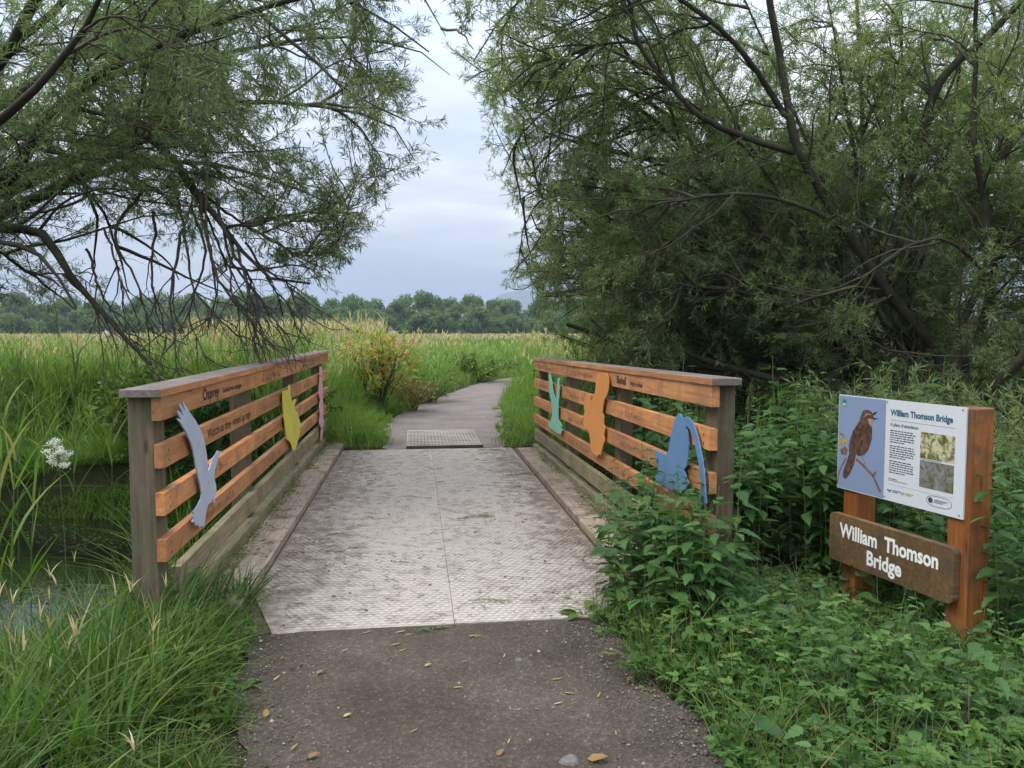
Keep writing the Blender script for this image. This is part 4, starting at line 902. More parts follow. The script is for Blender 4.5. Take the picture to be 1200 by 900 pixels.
p = atz(868, 742, .0); dock((p[0], p[1], .0), 6, .15, .22, 'pale green dock left of the signpost')
p = atz(292, 806, .0); dock((p[0], p[1], .0), 7, .06, .02, 'small rosette at the left edge of the path')

# ------------------------------------------------------------------ ground cover
def scatter(n, x0, x1, y0, y1, ok):
    x = rng.uniform(x0, x1, n); y = rng.uniform(y0, y1, n); k = ok(x, y); x, y = x[k], y[k]
    return np.stack([x, y, hgt(x, y)], 1)
def offpath(x, y, m=0.0):
    c, w = pathc(y); return np.abs(x - c) > w + m + .09 * fnoise(x, y, 5) + .05 * fnoise(x, y, 13)
def lobed():
    """three jagged leaflets on one stalk"""
    V, F = [], []
    for ang, L in ((-72, .62), (0, .72), (72, .62)):
        a = R_(ang); c_, s_ = math.cos(a), math.sin(a); n0 = len(V)
        for x, y, z in ((0, 0, 0), (-.13, .16, .03), (-.30, .34, .04), (-.2, .42, .02), (-.27, .60, 0), (-.13, .64, -.01), (-.12, .82, -.04), (0, 1, -.1), (.12, .82, -.04), (.13, .64, -.01), (.27, .60, 0), (.2, .42, .02), (.30, .34, .04), (.13, .16, .03), (0, .5, -.04)):
            V.append([L * (x * c_ + y * s_) * 1.0, L * (-x * s_ + y * c_) + .28, L * z - .05 * (ang != 0)])
        F += [[n0 + 14, n0 + (i + 1) % 14, n0 + i] for i in range(14)]
    return np.array(V), np.array(F)
LB, LBF = lobed()
g = G()
okr = lambda x, y: offpath(x, y, -.02) & (x > .3) & (y < 5.2 + .2 * x) & ~((x < 1.3) & (y > 4.25))
b0 = scatter(9500, .7, 4.4, 1.4, 5.2, lambda x, y: okr(x, y) & (fnoise(x, y, 4.3, 2) + .5 * rng.normal(size=len(x)) > -.55))
_q = b0[:, :2] - O_[:2]; _n = _q @ en[:2]; _e = _q @ ex[:2]
front = (_n > -.25) & (_n < .8) & (_e > -.4) & (_e < W_ + .5)
h = np.clip(rng.normal(.16, .085, len(b0)) * (.8 + .5 * fnoise(b0[:, 0], b0[:, 1], 2.6)), .02, .42) * np.where(front, .42, 1) * (1 - .55 * np.exp(-((b0[:, 0] - pathc(b0[:, 1])[0] - .95) / .25) ** 2))
pt = b0 + np.stack([rng.normal(0, .05, len(b0)), rng.normal(0, .05, len(b0)), h], 1)
tubes(g, np.stack([b0, (b0 + pt) / 2 + rng.normal(0, .01, b0.shape), pt], 1), np.full((len(b0), 3), .0014), 3, 1)
for q in range(3):
    a = rng.uniform(0, 6.28, len(b0)); d = nz(np.stack([np.cos(a), np.sin(a), rng.uniform(-.2, .35, len(b0))], 1))
    inst(g, LB, LBF, pt + d * .006, d, nz(rng.normal(0, .42, b0.shape) + [0, 0, 1.]), rng.uniform(.035, .085, len(b0)), 0)
pm = scatter(3600, .8, 4.4, 1.5, 5.0, lambda x, y: okr(x, y) & (fnoise(x, y, 2.1, 3) > .1)); m = len(pm); a = rng.uniform(0, 6.28, m)
pp = pm + np.stack([0 * a, 0 * a, np.clip(rng.normal(.2, .09, m), .03, .45)], 1); _q = pm[:, :2] - O_[:2]; fr_ = ((_q @ en[:2]) > -.25) & ((_q @ en[:2]) < .8) & ((_q @ ex[:2]) > -.4) & ((_q @ ex[:2]) < W_ + .5); pp[fr_, 2] = pm[fr_, 2] + .08
inst(g, NT, NTF, pp, nz(np.stack([np.cos(a), np.sin(a), rng.uniform(-.5, .2, m)], 1)), nz(rng.normal(0, .4, (m, 3)) + [0, 0, 1.]), rng.uniform(.05, .11, m), 2)
tubes(g, np.stack([pm, (pm + pp) / 2, pp], 1), np.full((m, 3), .0014), 3, 1)
pm = scatter(420, .9, 4.3, 1.5, 4.8, lambda x, y: okr(x, y) & (fnoise(x, y, 1.7, 1) > .3)); m = len(pm); a = rng.uniform(0, 6.28, m)
pp = pm + np.stack([0 * a, 0 * a, rng.uniform(.08, .24, m)], 1)
inst(g, DK, DKF, pp, nz(np.stack([np.cos(a), np.sin(a), rng.uniform(-.2, .3, m)], 1)), nz(rng.normal(0, .3, (m, 3)) + [0, 0, 1.]), rng.uniform(.07, .14, m), 0)
pm = scatter(260, .9, 4.3, 1.5, 4.8, okr); m = len(pm); e_ = pm + np.stack([rng.normal(0, .14, m), rng.normal(0, .14, m), rng.uniform(.15, .42, m)], 1)
tubes(g, np.stack([pm, (pm + e_) / 2 + rng.normal(0, .02, (m, 3)), e_], 1), np.full((m, 3), .0016), 4, 3)
tag(g.build('ground_cover', [L_cover, M_stem, L_nettle, M_dead]), kind='stuff', label='lobed leafy ground cover on the right bank', cat='ground cover')

# reeds and tall herbs
def reeds(g, b0, h0, h1, wl, nleaf=3, head=True, ws=.006, headp=.6):
    n = len(b0); h = rng.uniform(h0, h1, n)
    tip = blades(g, b0, h, ws, .06, .06, 3, 0)
    for q in range(nleaf):
        s = rng.uniform(.15, .8, n); st = b0 + (tip - b0) * s[:, None]
        blades(g, st, h * rng.uniform(.3, .55, n), wl, .35, .8, 4, 0)
    if head:
        k = rng.random(n) < headp; t = tip[k]
        for q in range(3):
            blades(g, t - [0, 0, .07], rng.uniform(.13, .24, len(t)) * (h1 / 1.6), wl * 1.3, .18, .35, 3, 1)
# grass, near
g = G()
okl = lambda x, y: offpath(x, y, -.03) & (x < .3) & (hgt(x, y) > -.72) & ~((x > -1.27) & (y > 4.72 + .3 * (x + 1.27))) & ~((x > -.8) & (y > 4.12)) & (y < 6.3)
def tufts(nt_, per, x0, x1, y0, y1, ok, rad, hfun, w0, w1, lean, droop, seg=5, mi=0):
    ct = scatter(nt_, x0, x1, y0, y1, ok); n = len(ct); idx = np.repeat(np.arange(n), per); m = len(idx)
    a = rng.uniform(0, 6.28, m); rr_ = rad * np.sqrt(rng.random(m)) * rng.uniform(.5, 1.4, n)[idx]
    b = ct[idx] + np.stack([np.cos(a) * rr_, np.sin(a) * rr_, 0 * a], 1); k = ok(b[:, 0], b[:, 1]); b, a, idx = b[k], a[k], idx[k]
    b[:, 2] = hgt(b[:, 0], b[:, 1]) - .01
    th = rng.uniform(.55, 1.35, n); tw = rng.uniform(.7, 1.4, n); tc_ = rng.random(n)
    hh = hfun(b) * th[idx] * rng.uniform(.6, 1.15, len(b)); rn = np.clip(tc_[idx] * .75 + .12 + .13 * rng.normal(size=len(b)), 0, 1)
    blades(g, b, hh, rng.uniform(w0, w1, len(b)) * tw[idx], lean, droop, seg, mi, rn, a + rng.normal(0, .5, len(b)))
def bank_h(b):
    d_ = np.abs(b[:, 0] - pathc(b[:, 1])[0]) - pathc(b[:, 1])[1]
    h_ = .40 * np.clip(.30 + d_ * 1.5, .25, 1.2)
    brink = (b[:, 0] < -1.65) & (b[:, 0] > -3.0 - .12 * (b[:, 1] - 4))
    return np.where(brink, np.minimum(h_, np.clip(.60 - .32 * (b[:, 1] - 3.1), .08, .7)), h_)
tufts(1300, 26, -5.2, -.5, 1.2, 6.3, okl, .075, bank_h, .0055, .0125, .36, .75)
tufts(160, 16, -4.2, -.9, 1.6, 5.0, okl, .05, lambda b: bank_h(b) * 1.15, .010, .019, .35, .8, 6)
tufts(80, 20, -1.95, -1.02, 3.3, 4.12, okl, .06, lambda b: .40 + 0 * b[:, 0], .007, .014, .28, .6)
b0 = scatter(20000, -5.2, -.5, 1.2, 6.3, okl); blades(g, b0, bank_h(b0) * rng.uniform(.2, .75, len(b0)), rng.uniform(.003, .0065, len(b0)), .6, 1.1, 4, 0)
# flattened dry thatch between the tufts
b0 = scatter(4200, -5.2, -.55, 1.2, 6.0, lambda x, y: okl(x, y) & offpath(x, y, .22)); blades(g, b0 + [0, 0, .02], rng.uniform(.08, .22, len(b0)), rng.uniform(.003, .006, len(b0)), .9, 1.0, 4, 0, np.clip(rng.normal(.97, .03, len(b0)), .9, 1))
# longer arching sedge leaves on the near bank
b1 = scatter(420, -4.2, -1.4, 2.4, 4.3, lambda x, y: okl(x, y) & (np.abs(x - .2) > 1.2))
blades(g, b1, rng.uniform(.45, .85, len(b1)) * np.where(b1[:, 0] < -1.5, np.clip(1.1 - .5 * (b1[:, 1] - 2.3), .15, 1), 1), rng.uniform(.008, .014, len(b1)), .3, .9, 7, 0)
gw = G(); b_ = scatter(2600, -4.6, -.75, 1.4, 5.4, lambda x, y: okl(x, y) & (fnoise(x, y, 1.9, 4) > -.1)); m = len(b_); a = rng.uniform(0, 6.28, m); pp = b_ + np.stack([0 * a, 0 * a, bank_h(b_) * rng.uniform(.3, .8, m)], 1)
tubes(gw, np.stack([b_, (b_ + pp) / 2, pp], 1), np.full((m, 3), .0013), 3, 1)
for q in range(2):
    a = rng.uniform(0, 6.28, m); inst(gw, LB, LBF, pp, nz(np.stack([np.cos(a), np.sin(a), rng.uniform(-.2, .4, m)], 1)), nz(rng.normal(0, .4, (m, 3)) + [0, 0, 1.]), rng.uniform(.03, .065, m), 0)
tag(gw.build('bank_weeds', [L_cover, M_stem]), kind='stuff', label='small leafy weeds among the grass on the left bank', cat='weeds')
reeds(g, scatter(150, -4.4, -.8, 1.9, 4.4, okl), .38, .68, .006, 2, ws=.003, headp=.9)
tag(g.build('bank_grass', [L_grass, L_gold]), kind='stuff', label='long tangled grass on the left bank', cat='grass')
g = G()
b0 = scatter(15000, .6, 3.4, 1.4, 4.7, lambda x, y: okr(x, y) & (np.abs(x - pathc(y)[0]) - pathc(y)[1] < .25 + .35 * rng.random(len(x)) ** 2 + .5 * (fnoise(x, y, 2.7) > .45)))
blades(g, b0, np.clip(rng.normal(.19, .07, len(b0)), .05, .4), rng.uniform(.003, .0065, len(b0)), .35, .7, 4, 0)
b0 = scatter(3600, .9, 4.2, 1.4, 4.6, okr); blades(g, b0, rng.uniform(.15, .42, len(b0)) , rng.uniform(.004, .008, len(b0)), .3, .8, 5, 0)
tag(g.build('verge_grass', L_grass), kind='stuff', label='fine grass along the right edge of the near path', cat='grass')
# grass at far end of the bridge
g = G()
b0 = scatter(9000, -1, 6.5, 18, 32, lambda x, y: offpath(x, y, -.05)); blades(g, b0, np.clip(rng.normal(.5, .15, len(b0)), .15, .9), rng.uniform(.009, .016, len(b0)), .25, .5, 4, 0)
def lush_h(b):
    d_ = np.abs(b[:, 0] - pathc(b[:, 1])[0]) - pathc(b[:, 1])[1]; return .46 * np.clip(.4 + d_ * .9, .3, 1.5)
tufts(900, 32, -4.2, .4, 10.9, 19, lambda x, y: offpath(x, y, -.06) & (hgt(x, y) > -.5), .11, lush_h, .006, .014, .28, .55, 4)
tufts(900, 32, 1.0, 4.8, 10.5, 22, lambda x, y: offpath(x, y, -.12) & (x > pathc(y)[0]) & (hgt(x, y) > -.5), .11, lush_h, .006, .014, .28, .55, 4)
tag(g.build('lush_grass', L_lush), kind='stuff', label='bright lush grass on both sides of the far path', cat='grass')

okfar = lambda x, y: offpath(x, y, .35) & (hgt(x, y) > -.45)
g = G()
bb = scatter(7000, -16, -1.5, 9.7, 18, lambda x, y: okfar(x, y) & (x < -1.5 - .12 * (y - 10)))
ds_ = np.abs(bb[:, 1] - streamy(bb[:, 0])) - 2.4; low = np.clip(.5 + ds_ * .2, .3, 1.05); low = np.where(bb[:, 0] > -3.4, np.maximum(low, .85), low)
chan_ = (bb[:, 0] < -.33 * bb[:, 1]) & (bb[:, 0] > -.49 * bb[:, 1]); low = np.where(chan_, np.minimum(low, np.clip((.27 * (bb[:, 1] - 6.9) - .75) / 1.6, .1, 1)), low)
for l0, l1 in ((.05, .2), (.2, .35), (.35, .5), (.5, .7), (.7, .9), (.9, 1.1)):
    kk_ = (low >= l0) & (low < l1)
    if kk_.any(): reeds(g, bb[kk_], 1.05 * (l0 + l1) / 2, 1.75 * (l0 + l1) / 2, .014, headp=.3 * (l0 > .6))
reeds(g, scatter(1500, -1.9, 0.2, 14.5, 22, okfar), .9, 1.5, .013, headp=.7)
reeds(g, scatter(420, -2.0, -1.5, 5.6, 9.9, lambda x, y: (hgt(x, y) > -1.2) & (hgt(x, y) < -.1)), .7, 1.3, .014, headp=0)
reeds(g, scatter(60, -8, -2.8, 5.8, 9.4, lambda x, y: (hgt(x, y) > -1.25)), .5, 1.1, .012, headp=0)
reeds(g, scatter(2600, 2.2, 11, 11, 22, okfar), 1.0, 1.65, .015, headp=.4)
bb = scatter(11000, -26, 16, 17, 40, lambda x, y: okfar(x, y) & (x < 2 + .35 * (y - 15))); tan_ = fnoise(bb[:, 0], bb[:, 1], .35) > .42 + .5 * (bb[:, 0] < -.35 * bb[:, 1])
reeds(g, bb[tan_], 1.2, 1.75, .022, 3, ws=.012, headp=.8); reeds(g, bb[~tan_], .85, 1.45, .024, 4, ws=.012, headp=.12)
b_ = scatter(80000, -10, -1.35, 8.6, 13.5, lambda x, y: (y > streamy(x) + 1.62) & (y < streamy(x) + 4.3)); blades(g, b_, rng.uniform(.22, .62, len(b_)) * np.where((b_[:, 0] < -.33 * b_[:, 1]) & (b_[:, 0] > -.49 * b_[:, 1]), .45, 1), rng.uniform(.008, .015, len(b_)), .45, .8, 5, 0, rng.random(len(b_)) * .7)
b_ = scatter(900, -7, -1.4, 5.6, 9.4, lambda x, y: (np.abs(y - streamy(x)) < 1.9) & (np.abs(y - streamy(x)) > 1.3)); b_[:, 2] = -.82; blades(g, b_, rng.uniform(.15, .5, len(b_)), .007, .2, .5, 4, 0)
b_ = scatter(900, -6.5, -3.15, 4.2, 6.6, lambda x, y: (hgt(x, y) > -1.0) & (x < -3.1 - .12 * (y - 4))); reeds(g, b_, .6, 1.15, .012, headp=.1)
reeds(g, scatter(1500, -4.0, -1.5, 10.2, 14, lambda x, y: okfar(x, y) & (x > -.32 * y)), 1.3, 1.78, .016, 4, headp=.12)
reeds(g, scatter(1700, -13, -5.2, 10.6, 15, lambda x, y: okfar(x, y) & (x < -.5 * y)), 1.3, 1.8, .017, 4, headp=.12)
reeds(g, scatter(700, -7.2, -4.4, 13.6, 16, okfar), 1.3, 1.75, .017, 4, headp=.2)
reeds(g, scatter(1100, -5.2, -.9, 17, 25, okfar), 1.6, 2.05, .018, 3, headp=.95)
tag(g.build('reed_bed', [L_reed, L_gold]), kind='stuff', label='tall green reeds and grasses with buff seed heads', cat='reeds')
g = G()
n = 15000; y = 40 * (260 / 40) ** rng.random(n); x = rng.uniform(-.75, .55, n) * y; b0 = np.stack([x, y, hgt(x, y)], 1)
tip = blades(g, b0, rng.uniform(1.2, 1.62, n), .0022 * y, .12, .15, 3, 0); blades(g, b0, rng.uniform(.9, 1.35, n), .0022 * y, .3, .4, 3, 0)
tk = (fnoise(x, y, .09) + .35 * fnoise(x, y, .4) + (y - 90) / 120) > .25
for q in range(2): blades(g, tip[tk] - [0, 0, .2], rng.uniform(.25, .45, tk.sum()), .0018 * y[tk], .2, .3, 3, 1)
tag(g.build('far_reed_field', [L_reed, L_gold]), kind='stuff', label='wide field of buff-topped reeds before the wood', cat='reeds')

# individual tall reed plants at the left
for k, (u, v, d, hh_) in enumerate(((85, 560, 8.6, 1.75), (18, 560, 7.9, 1.7), (130, 560, 9.4, 1.6), (6, 560, 5.4, 1.25), (30, 580, 5.9, .95), (-12, 560, 4.8, 1.3), (52, 590, 10.2, 1.5))):
    q = P(u, v, d); zb = max(float(hgt(q[0], q[1])), -.7); base = np.array([q[0], q[1], zb]); hh_ = hh_ - zb * .8
    root = empty('reed_plant', base, ('tall broad-leaved reed left of the railing post', 'tall reed at the left picture edge', 'tall reed just behind the railing post', 'broad-bladed reed at the near left picture edge', 'short reed beside the white umbel', 'near reed half cut off by the left picture edge', 'reed standing on the far stream bank')[k], 'reed', 'tall single reeds')
    g = G(); st = resample([base, base + [.03, 0, hh_ * .5], base + [.10, .02, hh_]], 10); tubes(g, st[None], np.linspace(.006, .002, 10)[None], 5); g.build('stem', M_stem, root)
    g = G(); s = np.linspace(.25, .95, 11); bp = np.array([st[int(t * 9)] for t in s]); blades(g, bp, rng.uniform(.35, .6, 11), .024, .45, .5, 6, az=np.arange(11) * 2.6 + rng.normal(0, .3, 11)); g.build('leaves', L_reed, root)
# cow parsley
q = P(69, 535, 5.6); base = np.array([q[0], q[1], float(hgt(q[0], q[1]))])
root = empty('cow_parsley', base, 'white umbel flower standing in the grass at the left', 'flower')
g = G(); top = q - [0, 0, .05]; tube1(g, [base, (base + top) / 2 + [.02, 0, 0], top], .004, .0025, 10, 5)
fl = G()
for k in range(13):
    a = k * 2.4; r = .075 * math.sqrt((k + .5) / 13); e = q + [r * math.cos(a), r * math.sin(a) * .8, .05 - 3 * r * r + .03 * rng.normal() - .09 * (k % 2)]
    tube1(fl, [top, (top + e) / 2, e], .0014, .001, 4, 3, 1)
    m = 60; p_ = e + rng.normal(0, 1, (m, 3)) * [.016, .016, .010]; aa = rng.uniform(0, 6.28, m)
    inst(fl, ICO, ICF, p_, np.stack([np.cos(aa), np.sin(aa), 0 * aa], 1), np.tile([0, 0, 1.], (m, 1)), .0055)
g.build('stem', M_stem, root); fl.build('flower_head', [M_umbel, M_stem], root)

g = G(); n = 6000; x = rng.uniform(-8, -1.3, n); y = streamy(x) + rng.uniform(-1.9, 1.9, n); k = (fnoise(x, y, 2.4) + .5 * np.abs(y - streamy(x)) > .62); x, y = x[k], y[k]; n = len(x); a = rng.uniform(0, 6.28, n)
inst(g, FLOAT_V, FLOAT_F, np.stack([x, y, np.full(n, -.796)], 1), np.stack([np.cos(a), np.sin(a), 0 * a], 1), np.tile([0, 0, 1.], (n, 1)), np.clip(rng.lognormal(-4.2, .5, n), .006, .05))
tag(g.build('floating_weed', L_sap), kind='stuff', label='small leaves and weed floating on the stream', cat='weed')
# seedlings and moss along the kerbs
g = G()
for (x0, x1, y0, y1, n) in ((-1.245, -1.17, 4.5, 11.3, 1500), (1.50, 1.575, 4.6, 10.3, 1300)):
    y = rng.uniform(y0, y1, n); x = rng.uniform(x0, x1, n); k = fnoise(y, 0 * y, 2.2, x0) > -.35; x, y = x[k], y[k]; m = len(x)
    p_ = np.stack([x, y, .062 + rng.uniform(0, .06, m)], 1); a = rng.uniform(0, 6.28, m)
    inst(g, OV, OVF, p_, nz(np.stack([np.cos(a), np.sin(a), rng.uniform(0, 1, m)], 1)), nz(rng.normal(0, .4, (m, 3)) + [0, 0, 1.]), rng.uniform(.012, .032, m))
tag(g.build('kerb_weeds', L_sap), kind='stuff', label='small weeds and moss along both kerb boards', cat='weeds')

# litter on deck and kerbs
FL = np.array([[-.5, 0, 0], [0, -.28, .12], [.55, .05, .05], [.05, .3, .1]]); FLF = np.array([[0, 1, 2, 3]])
n = 15000; x = rng.uniform(-1.24, 1.58, n); y = rng.uniform(4.25, 11.2, n)
w = .5 * fnoise(x, y, 2.3) + .4 * fnoise(x, y, 6.1, 2) + .55 * np.abs(x - .15) ** 1.5 - .25; k = rng.random(n) < np.clip(w, .03, 1); x, y = x[k], y[k]; n = len(x)
onk = (x < -.99) | (x > 1.33); a = rng.uniform(0, 6.28, n); g = G()
inst(g, FL, FLF, np.stack([x, y, np.where(onk, .064, .0125)], 1), np.stack([np.cos(a), np.sin(a), 0 * a], 1), nz(rng.normal(0, .2, (n, 3)) + [0, 0, 1.]), np.clip(rng.lognormal(-4.35, .5, n), .004, .035))
n = 500; x = rng.uniform(-.95, 1.3, n); y = rng.uniform(4.3, 10.6, n); a = rng.uniform(0, 6.28, n); L = rng.uniform(.02, .11, n)
d = np.stack([np.cos(a), np.sin(a), 0 * a], 1); p_ = np.stack([x, y, .0155 + 0 * x], 1)
tubes(g, np.stack([p_, p_ + d * L[:, None] / 2 + rng.normal(0, .004, (n, 3)) * [1, 1, .2], p_ + d * L[:, None]], 1), np.full((n, 3), .0013), 3)
n = 1500; y = rng.uniform(1.9, 4.2, n); c_, w_ = pathc(y); x = c_ + np.where(rng.random(n) < .5, -1, 1) * w_ * (1.02 - np.abs(rng.normal(0, .2, n))); a = rng.uniform(0, 6.28, n)
inst(g, FL, FLF, np.stack([x, y, .016 + 0 * x], 1), np.stack([np.cos(a), np.sin(a), 0 * a], 1), nz(rng.normal(0, .2, (n, 3)) + [0, 0, 1.]), np.clip(rng.lognormal(-4.9, .5, n), .003, .02))
tag(g.build('leaf_litter', M_litter), kind='stuff', label='brown leaf crumbs and twigs littering the deck', cat='litter')

# ------------------------------------------------------------------ fallen leaves (single ones) and sprigs
WF = np.array([[0, 0, 0], [-.09, .3, .05], [0, .32, .0], [.09, .3, .05], [-.07, .7, .08], [0, .68, .04], [.07, .7, .08], [0, 1, .14]]); WFF = OVF
BF = np.array([[0, 0, .0], [-.24, .22, .16], [0, .3, .0], [.30, .28, .05], [-.22, .66, .22], [0, .66, .05], [.26, .70, .20], [.06, 1, .26]])
def leaf1(u, v, L, ang, rnd, broad, label):
    L *= .8
    q = atz(u, v, .014); root = G(); a = R_(ang)
    inst(root, BF if broad else WF, WFF, np.zeros((1, 3)), np.array([[math.cos(a), math.sin(a), .02]]), np.array([[.05, .05, 1.]]), L, 0, np.array([rnd]))
    o = root.build('fallen_leaf', M_dry, smooth=True); o.location = (q[0], q[1], .016); tag(o, label, 'leaf', 'fallen leaves on the near path')
yl = 'narrow yellow willow leaf lying on the dark path'
for (u, v, L, an) in ((424, 743, .07, 20), (462, 742, .08, 5), (474, 744, .06, -15), (456, 757, .08, 10), (466, 764, .06, 25), (548, 746, .08, -5), (590, 771, .05, 70), (530, 806, .06, -15), (645, 797, .07, -5), (660, 812, .07, -30), (648, 826, .06, 10), (626, 830, .04, -50), (540, 776, .05, 0), (400, 764, .05, 40), (329, 773, .04, 80), (722, 862, .04, 80), (595, 872, .04, 70), (480, 859, .05, 30), (556, 747, .05, 20), (320, 798, .06, 60), (340, 880, .06, 60), (700, 818, .06, 60)):
    leaf1(u, v, L, an, .35 + .6 * rng.random(), False, yl)
leaf1(370, 790, .05, 30, .15, True, 'curled brown leaf on the left side of the near path')
leaf1(497, 781, .045, 10, .6, True, 'small buff oval leaf in the middle of the near path')
leaf1(402, 840, .045, 10, .75, True, 'pale buff oval leaf left of the path centre')
leaf1(360, 888, .06, 10, .1, True, 'brown leaf by the bottom edge left of centre')
leaf1(311, 841, .06, 100, .25, True, 'orange leaf at the grassy left path edge')
leaf1(582, 886, .05, 45, .1, True, 'small rusty leaf near the bottom of the path')
leaf1(688, 890, .10, -20, .2, True, 'large curled orange-brown leaf at the bottom right of the path')
leaf1(735, 798, .05, 40, .3, True, 'brown leaf at the right path edge')
g = G(); aa = np.linspace(0, 6.28, 9)[:-1]
for k, (u, v, r) in enumerate(((668, 893, .045), (608, 774, .022))):
    q = atz(u, v, .01); g = G(); n_ = 10; th = np.linspace(0, 2 * np.pi, n_, endpoint=False); rad = r * rng.uniform(.75, 1.1, n_)
    V = [[0, 0, r * .35]] + [[rad[i] * math.cos(t) * .7, rad[i] * math.sin(t) * .7, r * .28] for i, t in enumerate(th)] + [[rad[i] * math.cos(t), rad[i] * math.sin(t), -.005] for i, t in enumerate(th)]
    i_ = np.arange(n_); j_ = (i_ + 1) % n_; g.add(V, [np.stack([0 * i_, 1 + i_, 1 + j_], 1), np.stack([1 + i_, 1 + n_ + i_, 1 + n_ + j_, 1 + j_], 1)])
    o = g.build('stone', plain('grey_stone', (.12, .115, .11), .8, .3, 60), smooth=False, bevel=.004); o.location = (q[0], q[1], .012); tag(o, ('flat grey stone at the bottom right of the path', 'little dark grey stone right of the path centre')[k], 'stone')
def sprig(u, v, L, ang, label, z=.02, nle=26):
    q = atz(u, v, z); root = empty('willow_sprig', (q[0], q[1], z), label, 'sprig', 'green sprigs dropped on the deck'); a = R_(ang); d = np.array([math.cos(a), math.sin(a), 0])
    st = resample([q - d * L / 2, q + [0, .01, .004], q + d * L / 2], 8); g = G(); tubes(g, st[None], np.full((1, 8), .0018), 4); g.build('twig', M_twig, root)
    g = G(); pos, tan, _ = along(st[None], nle, 0, 1); dr = nz(tan + rng.normal(0, .8, (nle, 3)) * [1, 1, .25]); dr[:, 2] = np.abs(dr[:, 2]) * .5
    inst(g, WL, WLF, pos + [0, 0, .003], nz(dr), np.tile([0, 0, 1.], (nle, 1)) + rng.normal(0, .2, (nle, 3)), rng.uniform(.04, .075, nle)); g.build('leaves', L_willow, root)
sprig(556, 606, .30, 15, 'leafy green sprig at the middle of the deck', nle=40)
sprig(570, 704, .22, -10, 'green sprig near the deck front, right of the seam')
sprig(610, 556, .45, 20, 'dark leafy sprig at the right rear of the deck', nle=60)
sprig(575, 527, .35, -20, 'dark sprig at the far right end of the deck', nle=50)
sprig(395, 626, .16, 0, 'small dry sprig on the left half of the deck', nle=10)
sprig(500, 738, .14, 20, 'little green tuft at the front edge of the deck', nle=30)

# ------------------------------------------------------------------ far wood, hill
def far_tree(base, H, R, label):
    base = np.asarray(base, float); root = empty('woodland_tree', base, label, 'tree', 'trees of the distant wood')
    g = G(); tube1(g, [base, base + [.1, 0, H * .35], base + [.2, .1, H * .7]], .3, .1, 8, 6)
    for k in range(6):
        a = k * 1.05; z = H * (.3 + .06 * k); tube1(g, [base + [.1, 0, z], base + [math.cos(a) * R * .4, math.sin(a) * R * .4, z + H * .12], base + [math.cos(a) * R * .8, math.sin(a) * R * .8, z + H * .18]], .12, .03, 6, 4)
    g.build('trunk', M_bark, root); g = G(); pos = []
    for k in range(34):
        a = rng.uniform(0, 6.28); t = rng.uniform(.12, .97); rr_ = R * math.sin(math.pi * min(1, .16 + .78 * t)) ** .7 * math.sqrt(rng.random())
        c_ = base + [math.cos(a) * rr_, math.sin(a) * rr_, H * t * .95]; s = R * rng.uniform(.22, .42)
        d = nz(rng.normal(0, 1, (130, 3))); pos.append(c_ + d * s * rng.uniform(.6, 1.05, (130, 1)) * [1, 1, .75])
    pos = np.concatenate(pos); n = len(pos); a = rng.uniform(0, 6.28, n)
    inst(g, OV, OVF, pos, nz(rng.normal(0, 1, (n, 3))), nz(rng.normal(0, .7, (n, 3)) + [0, 0, 1.]), rng.uniform(.5, 1.0, n) * 1.1)
    g.build('crown', L_far, root); return root
kinds = ['broad-crowned tree in the distant wood', 'narrow taller tree in the distant wood', 'low round tree at the front of the distant wood']
fp = [far_tree((-60, 265, -.2), 12.5, 5.5, kinds[0]), far_tree((-20, 270, -.2), 14, 4.6, kinds[1]), far_tree((5, 250, -.2), 8.5, 5.0, kinds[2])]
for k, xk in enumerate(np.arange(-185, 85, 6.2)):
    q = int(rng.integers(0, 2)); yk = 272 + 14 * rng.normal() * .5 + .12 * abs(xk)
    dup(fp[q], (xk + rng.normal(0, 1.5), yk, -.3), rng.uniform(0, 6.28), rng.uniform(.72, 1.12), sz=rng.uniform(.72, 1.2))
for k, xk in enumerate(np.arange(-180, 85, 6.5)): dup(fp[2], (xk + rng.normal(0, 2), 248 + rng.normal(0, 5), -.5), rng.uniform(0, 6.28), rng.uniform(.65, 1.1))
for k, xk in enumerate(np.arange(-230, 110, 9)): dup(fp[int(rng.integers(0, 2))], (xk, 318 + rng.normal(0, 6), 0), rng.uniform(0, 6.28), rng.uniform(1.05, 1.3))
g = G(); yh = 3900.0
xx = np.linspace(-600, 2400, 90); yy = np.linspace(-700, 420, 26); XX, YY = np.meshgrid(xx, yy)
prof = np.interp(xx, [-600, 190, 262, 340, 430, 520, 700, 900, 1150, 1500, 2400], [-5, -5, 90, 150, 200, 214, 196, 186, 200, 150, -5])
ZZ = prof[None] * smooth(1 - np.abs(YY) / 700 * 1.0) + 7 * fnoise(XX, YY, .012) * (prof[None] > 20)
ny, nx = XX.shape; i = np.arange(nx - 1)[None] + (np.arange(ny - 1) * nx)[:, None]
g.add(np.stack([XX, YY + yh, ZZ - 4], -1).reshape(-1, 3), np.stack([i, i + 1, i + nx + 1, i + nx], -1).reshape(-1, 4))
tag(g.build('hills', plain('moorland', (.055, .075, .05), .95, .5, .02), smooth=True), kind='structure')

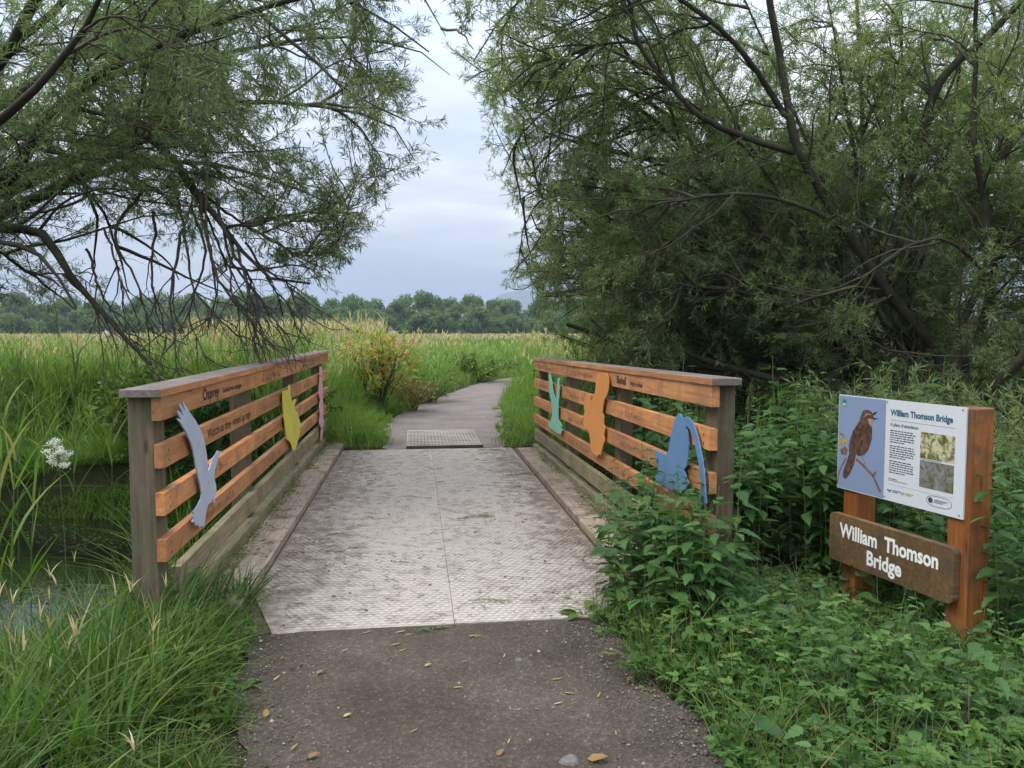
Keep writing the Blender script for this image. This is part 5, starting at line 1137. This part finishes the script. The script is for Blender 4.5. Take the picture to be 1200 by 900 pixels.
# haze
g = G(); box(g, -5200, 5200, -300, 5200, -3.0, 290)
m_h = bpy.data.materials.new('haze'); m_h.use_nodes = True; nt = m_h.node_tree; nt.nodes.clear()
ou = nd(nt, 'ShaderNodeOutputMaterial'); pv = nd(nt, 'ShaderNodeVolumePrincipled'); pv.inputs['Color'].default_value = (.50, .60, .76, 1); pv.inputs['Density'].default_value = .00033; pv.inputs['Anisotropy'].default_value = 0.0
pv.inputs['Density Attribute'].default_value = ''; pv.inputs['Color Attribute'].default_value = ''; pv.inputs['Temperature Attribute'].default_value = ''
nt.links.new(pv.outputs[0], ou.inputs['Volume'])
tag(g.build('haze', m_h), kind='stuff', label='pale damp air over the marsh', cat='haze')

# ------------------------------------------------------------------ sky, sun
SUN_EL, SUN_AZ = 58.0, -100.0   # azimuth measured from +Y towards +X
w = bpy.data.worlds.new('World'); scene.world = w; w.use_nodes = True; nt = w.node_tree
bgn = nt.nodes['Background']
sky = nd(nt, 'ShaderNodeTexSky'); sky.sky_type = 'NISHITA'; sky.sun_disc = False; sky.sun_elevation = R_(SUN_EL); sky.sun_rotation = R_(SUN_AZ)
tc = nd(nt, 'ShaderNodeTexCoord'); sp = nd(nt, 'ShaderNodeSeparateXYZ'); nt.links.new(tc.outputs['Generated'], sp.inputs[0])
mr = nd(nt, 'ShaderNodeMapRange'); mr.inputs[1].default_value = 0; mr.inputs[2].default_value = 1; mr.inputs[3].default_value = 3.2; mr.inputs[4].default_value = 17.0
nt.links.new(sp.outputs[2], mr.inputs[0])
mp = nd(nt, 'ShaderNodeMapping'); mp.inputs['Scale'].default_value = (1, 1, 4.5); nt.links.new(tc.outputs['Generated'], mp.inputs[0])
cl = noise(nt, mp.outputs[0], 2.6, 6, .55, .3)
cc = ramp(nt, [(.32, (.74, .85, 1.08)), (.46, (.92, 1.0, 1.16)), (.54, (1.16, 1.20, 1.30)), (.66, (1.6, 1.6, 1.62))], cl)
vm = nd(nt, 'ShaderNodeVectorMath', operation='SCALE'); nt.links.new(cc, vm.inputs[0]); nt.links.new(mr.outputs[0], vm.inputs['Scale'])
fin = mixc(nt, .9, sky.outputs[0], vm.outputs[0])
nt.links.new(fin, bgn.inputs['Color']); bgn.inputs['Strength'].default_value = .1
sun = bpy.data.lights.new('sun', 'SUN'); sun.energy = 1.5; sun.angle = R_(25); sun.color = (1, .97, .92)
so = bpy.data.objects.new('sun', sun); COL.objects.link(so)
sd = Vector((math.sin(R_(SUN_AZ)) * math.cos(R_(SUN_EL)), math.cos(R_(SUN_AZ)) * math.cos(R_(SUN_EL)), math.sin(R_(SUN_EL))))
so.rotation_euler = sd.to_track_quat('Z', 'Y').to_euler(); so.location = sd * 50

# ------------------------------------------------------------------ render settings
scene.render.engine = 'CYCLES'; cy = scene.cycles
cy.use_denoising = True
try: cy.denoiser = 'OPENIMAGEDENOISE'; cy.denoising_prefilter = 'ACCURATE'
except Exception: pass
cy.max_bounces = 8; cy.diffuse_bounces = 6; cy.glossy_bounces = 2; cy.transmission_bounces = 3; cy.transparent_max_bounces = 4; cy.volume_bounces = 0
vs = scene.view_settings; vs.view_transform = 'Standard'; vs.look = 'None'; vs.gamma = 1.0; vs.exposure = 0.78; vs.use_curve_mapping = False
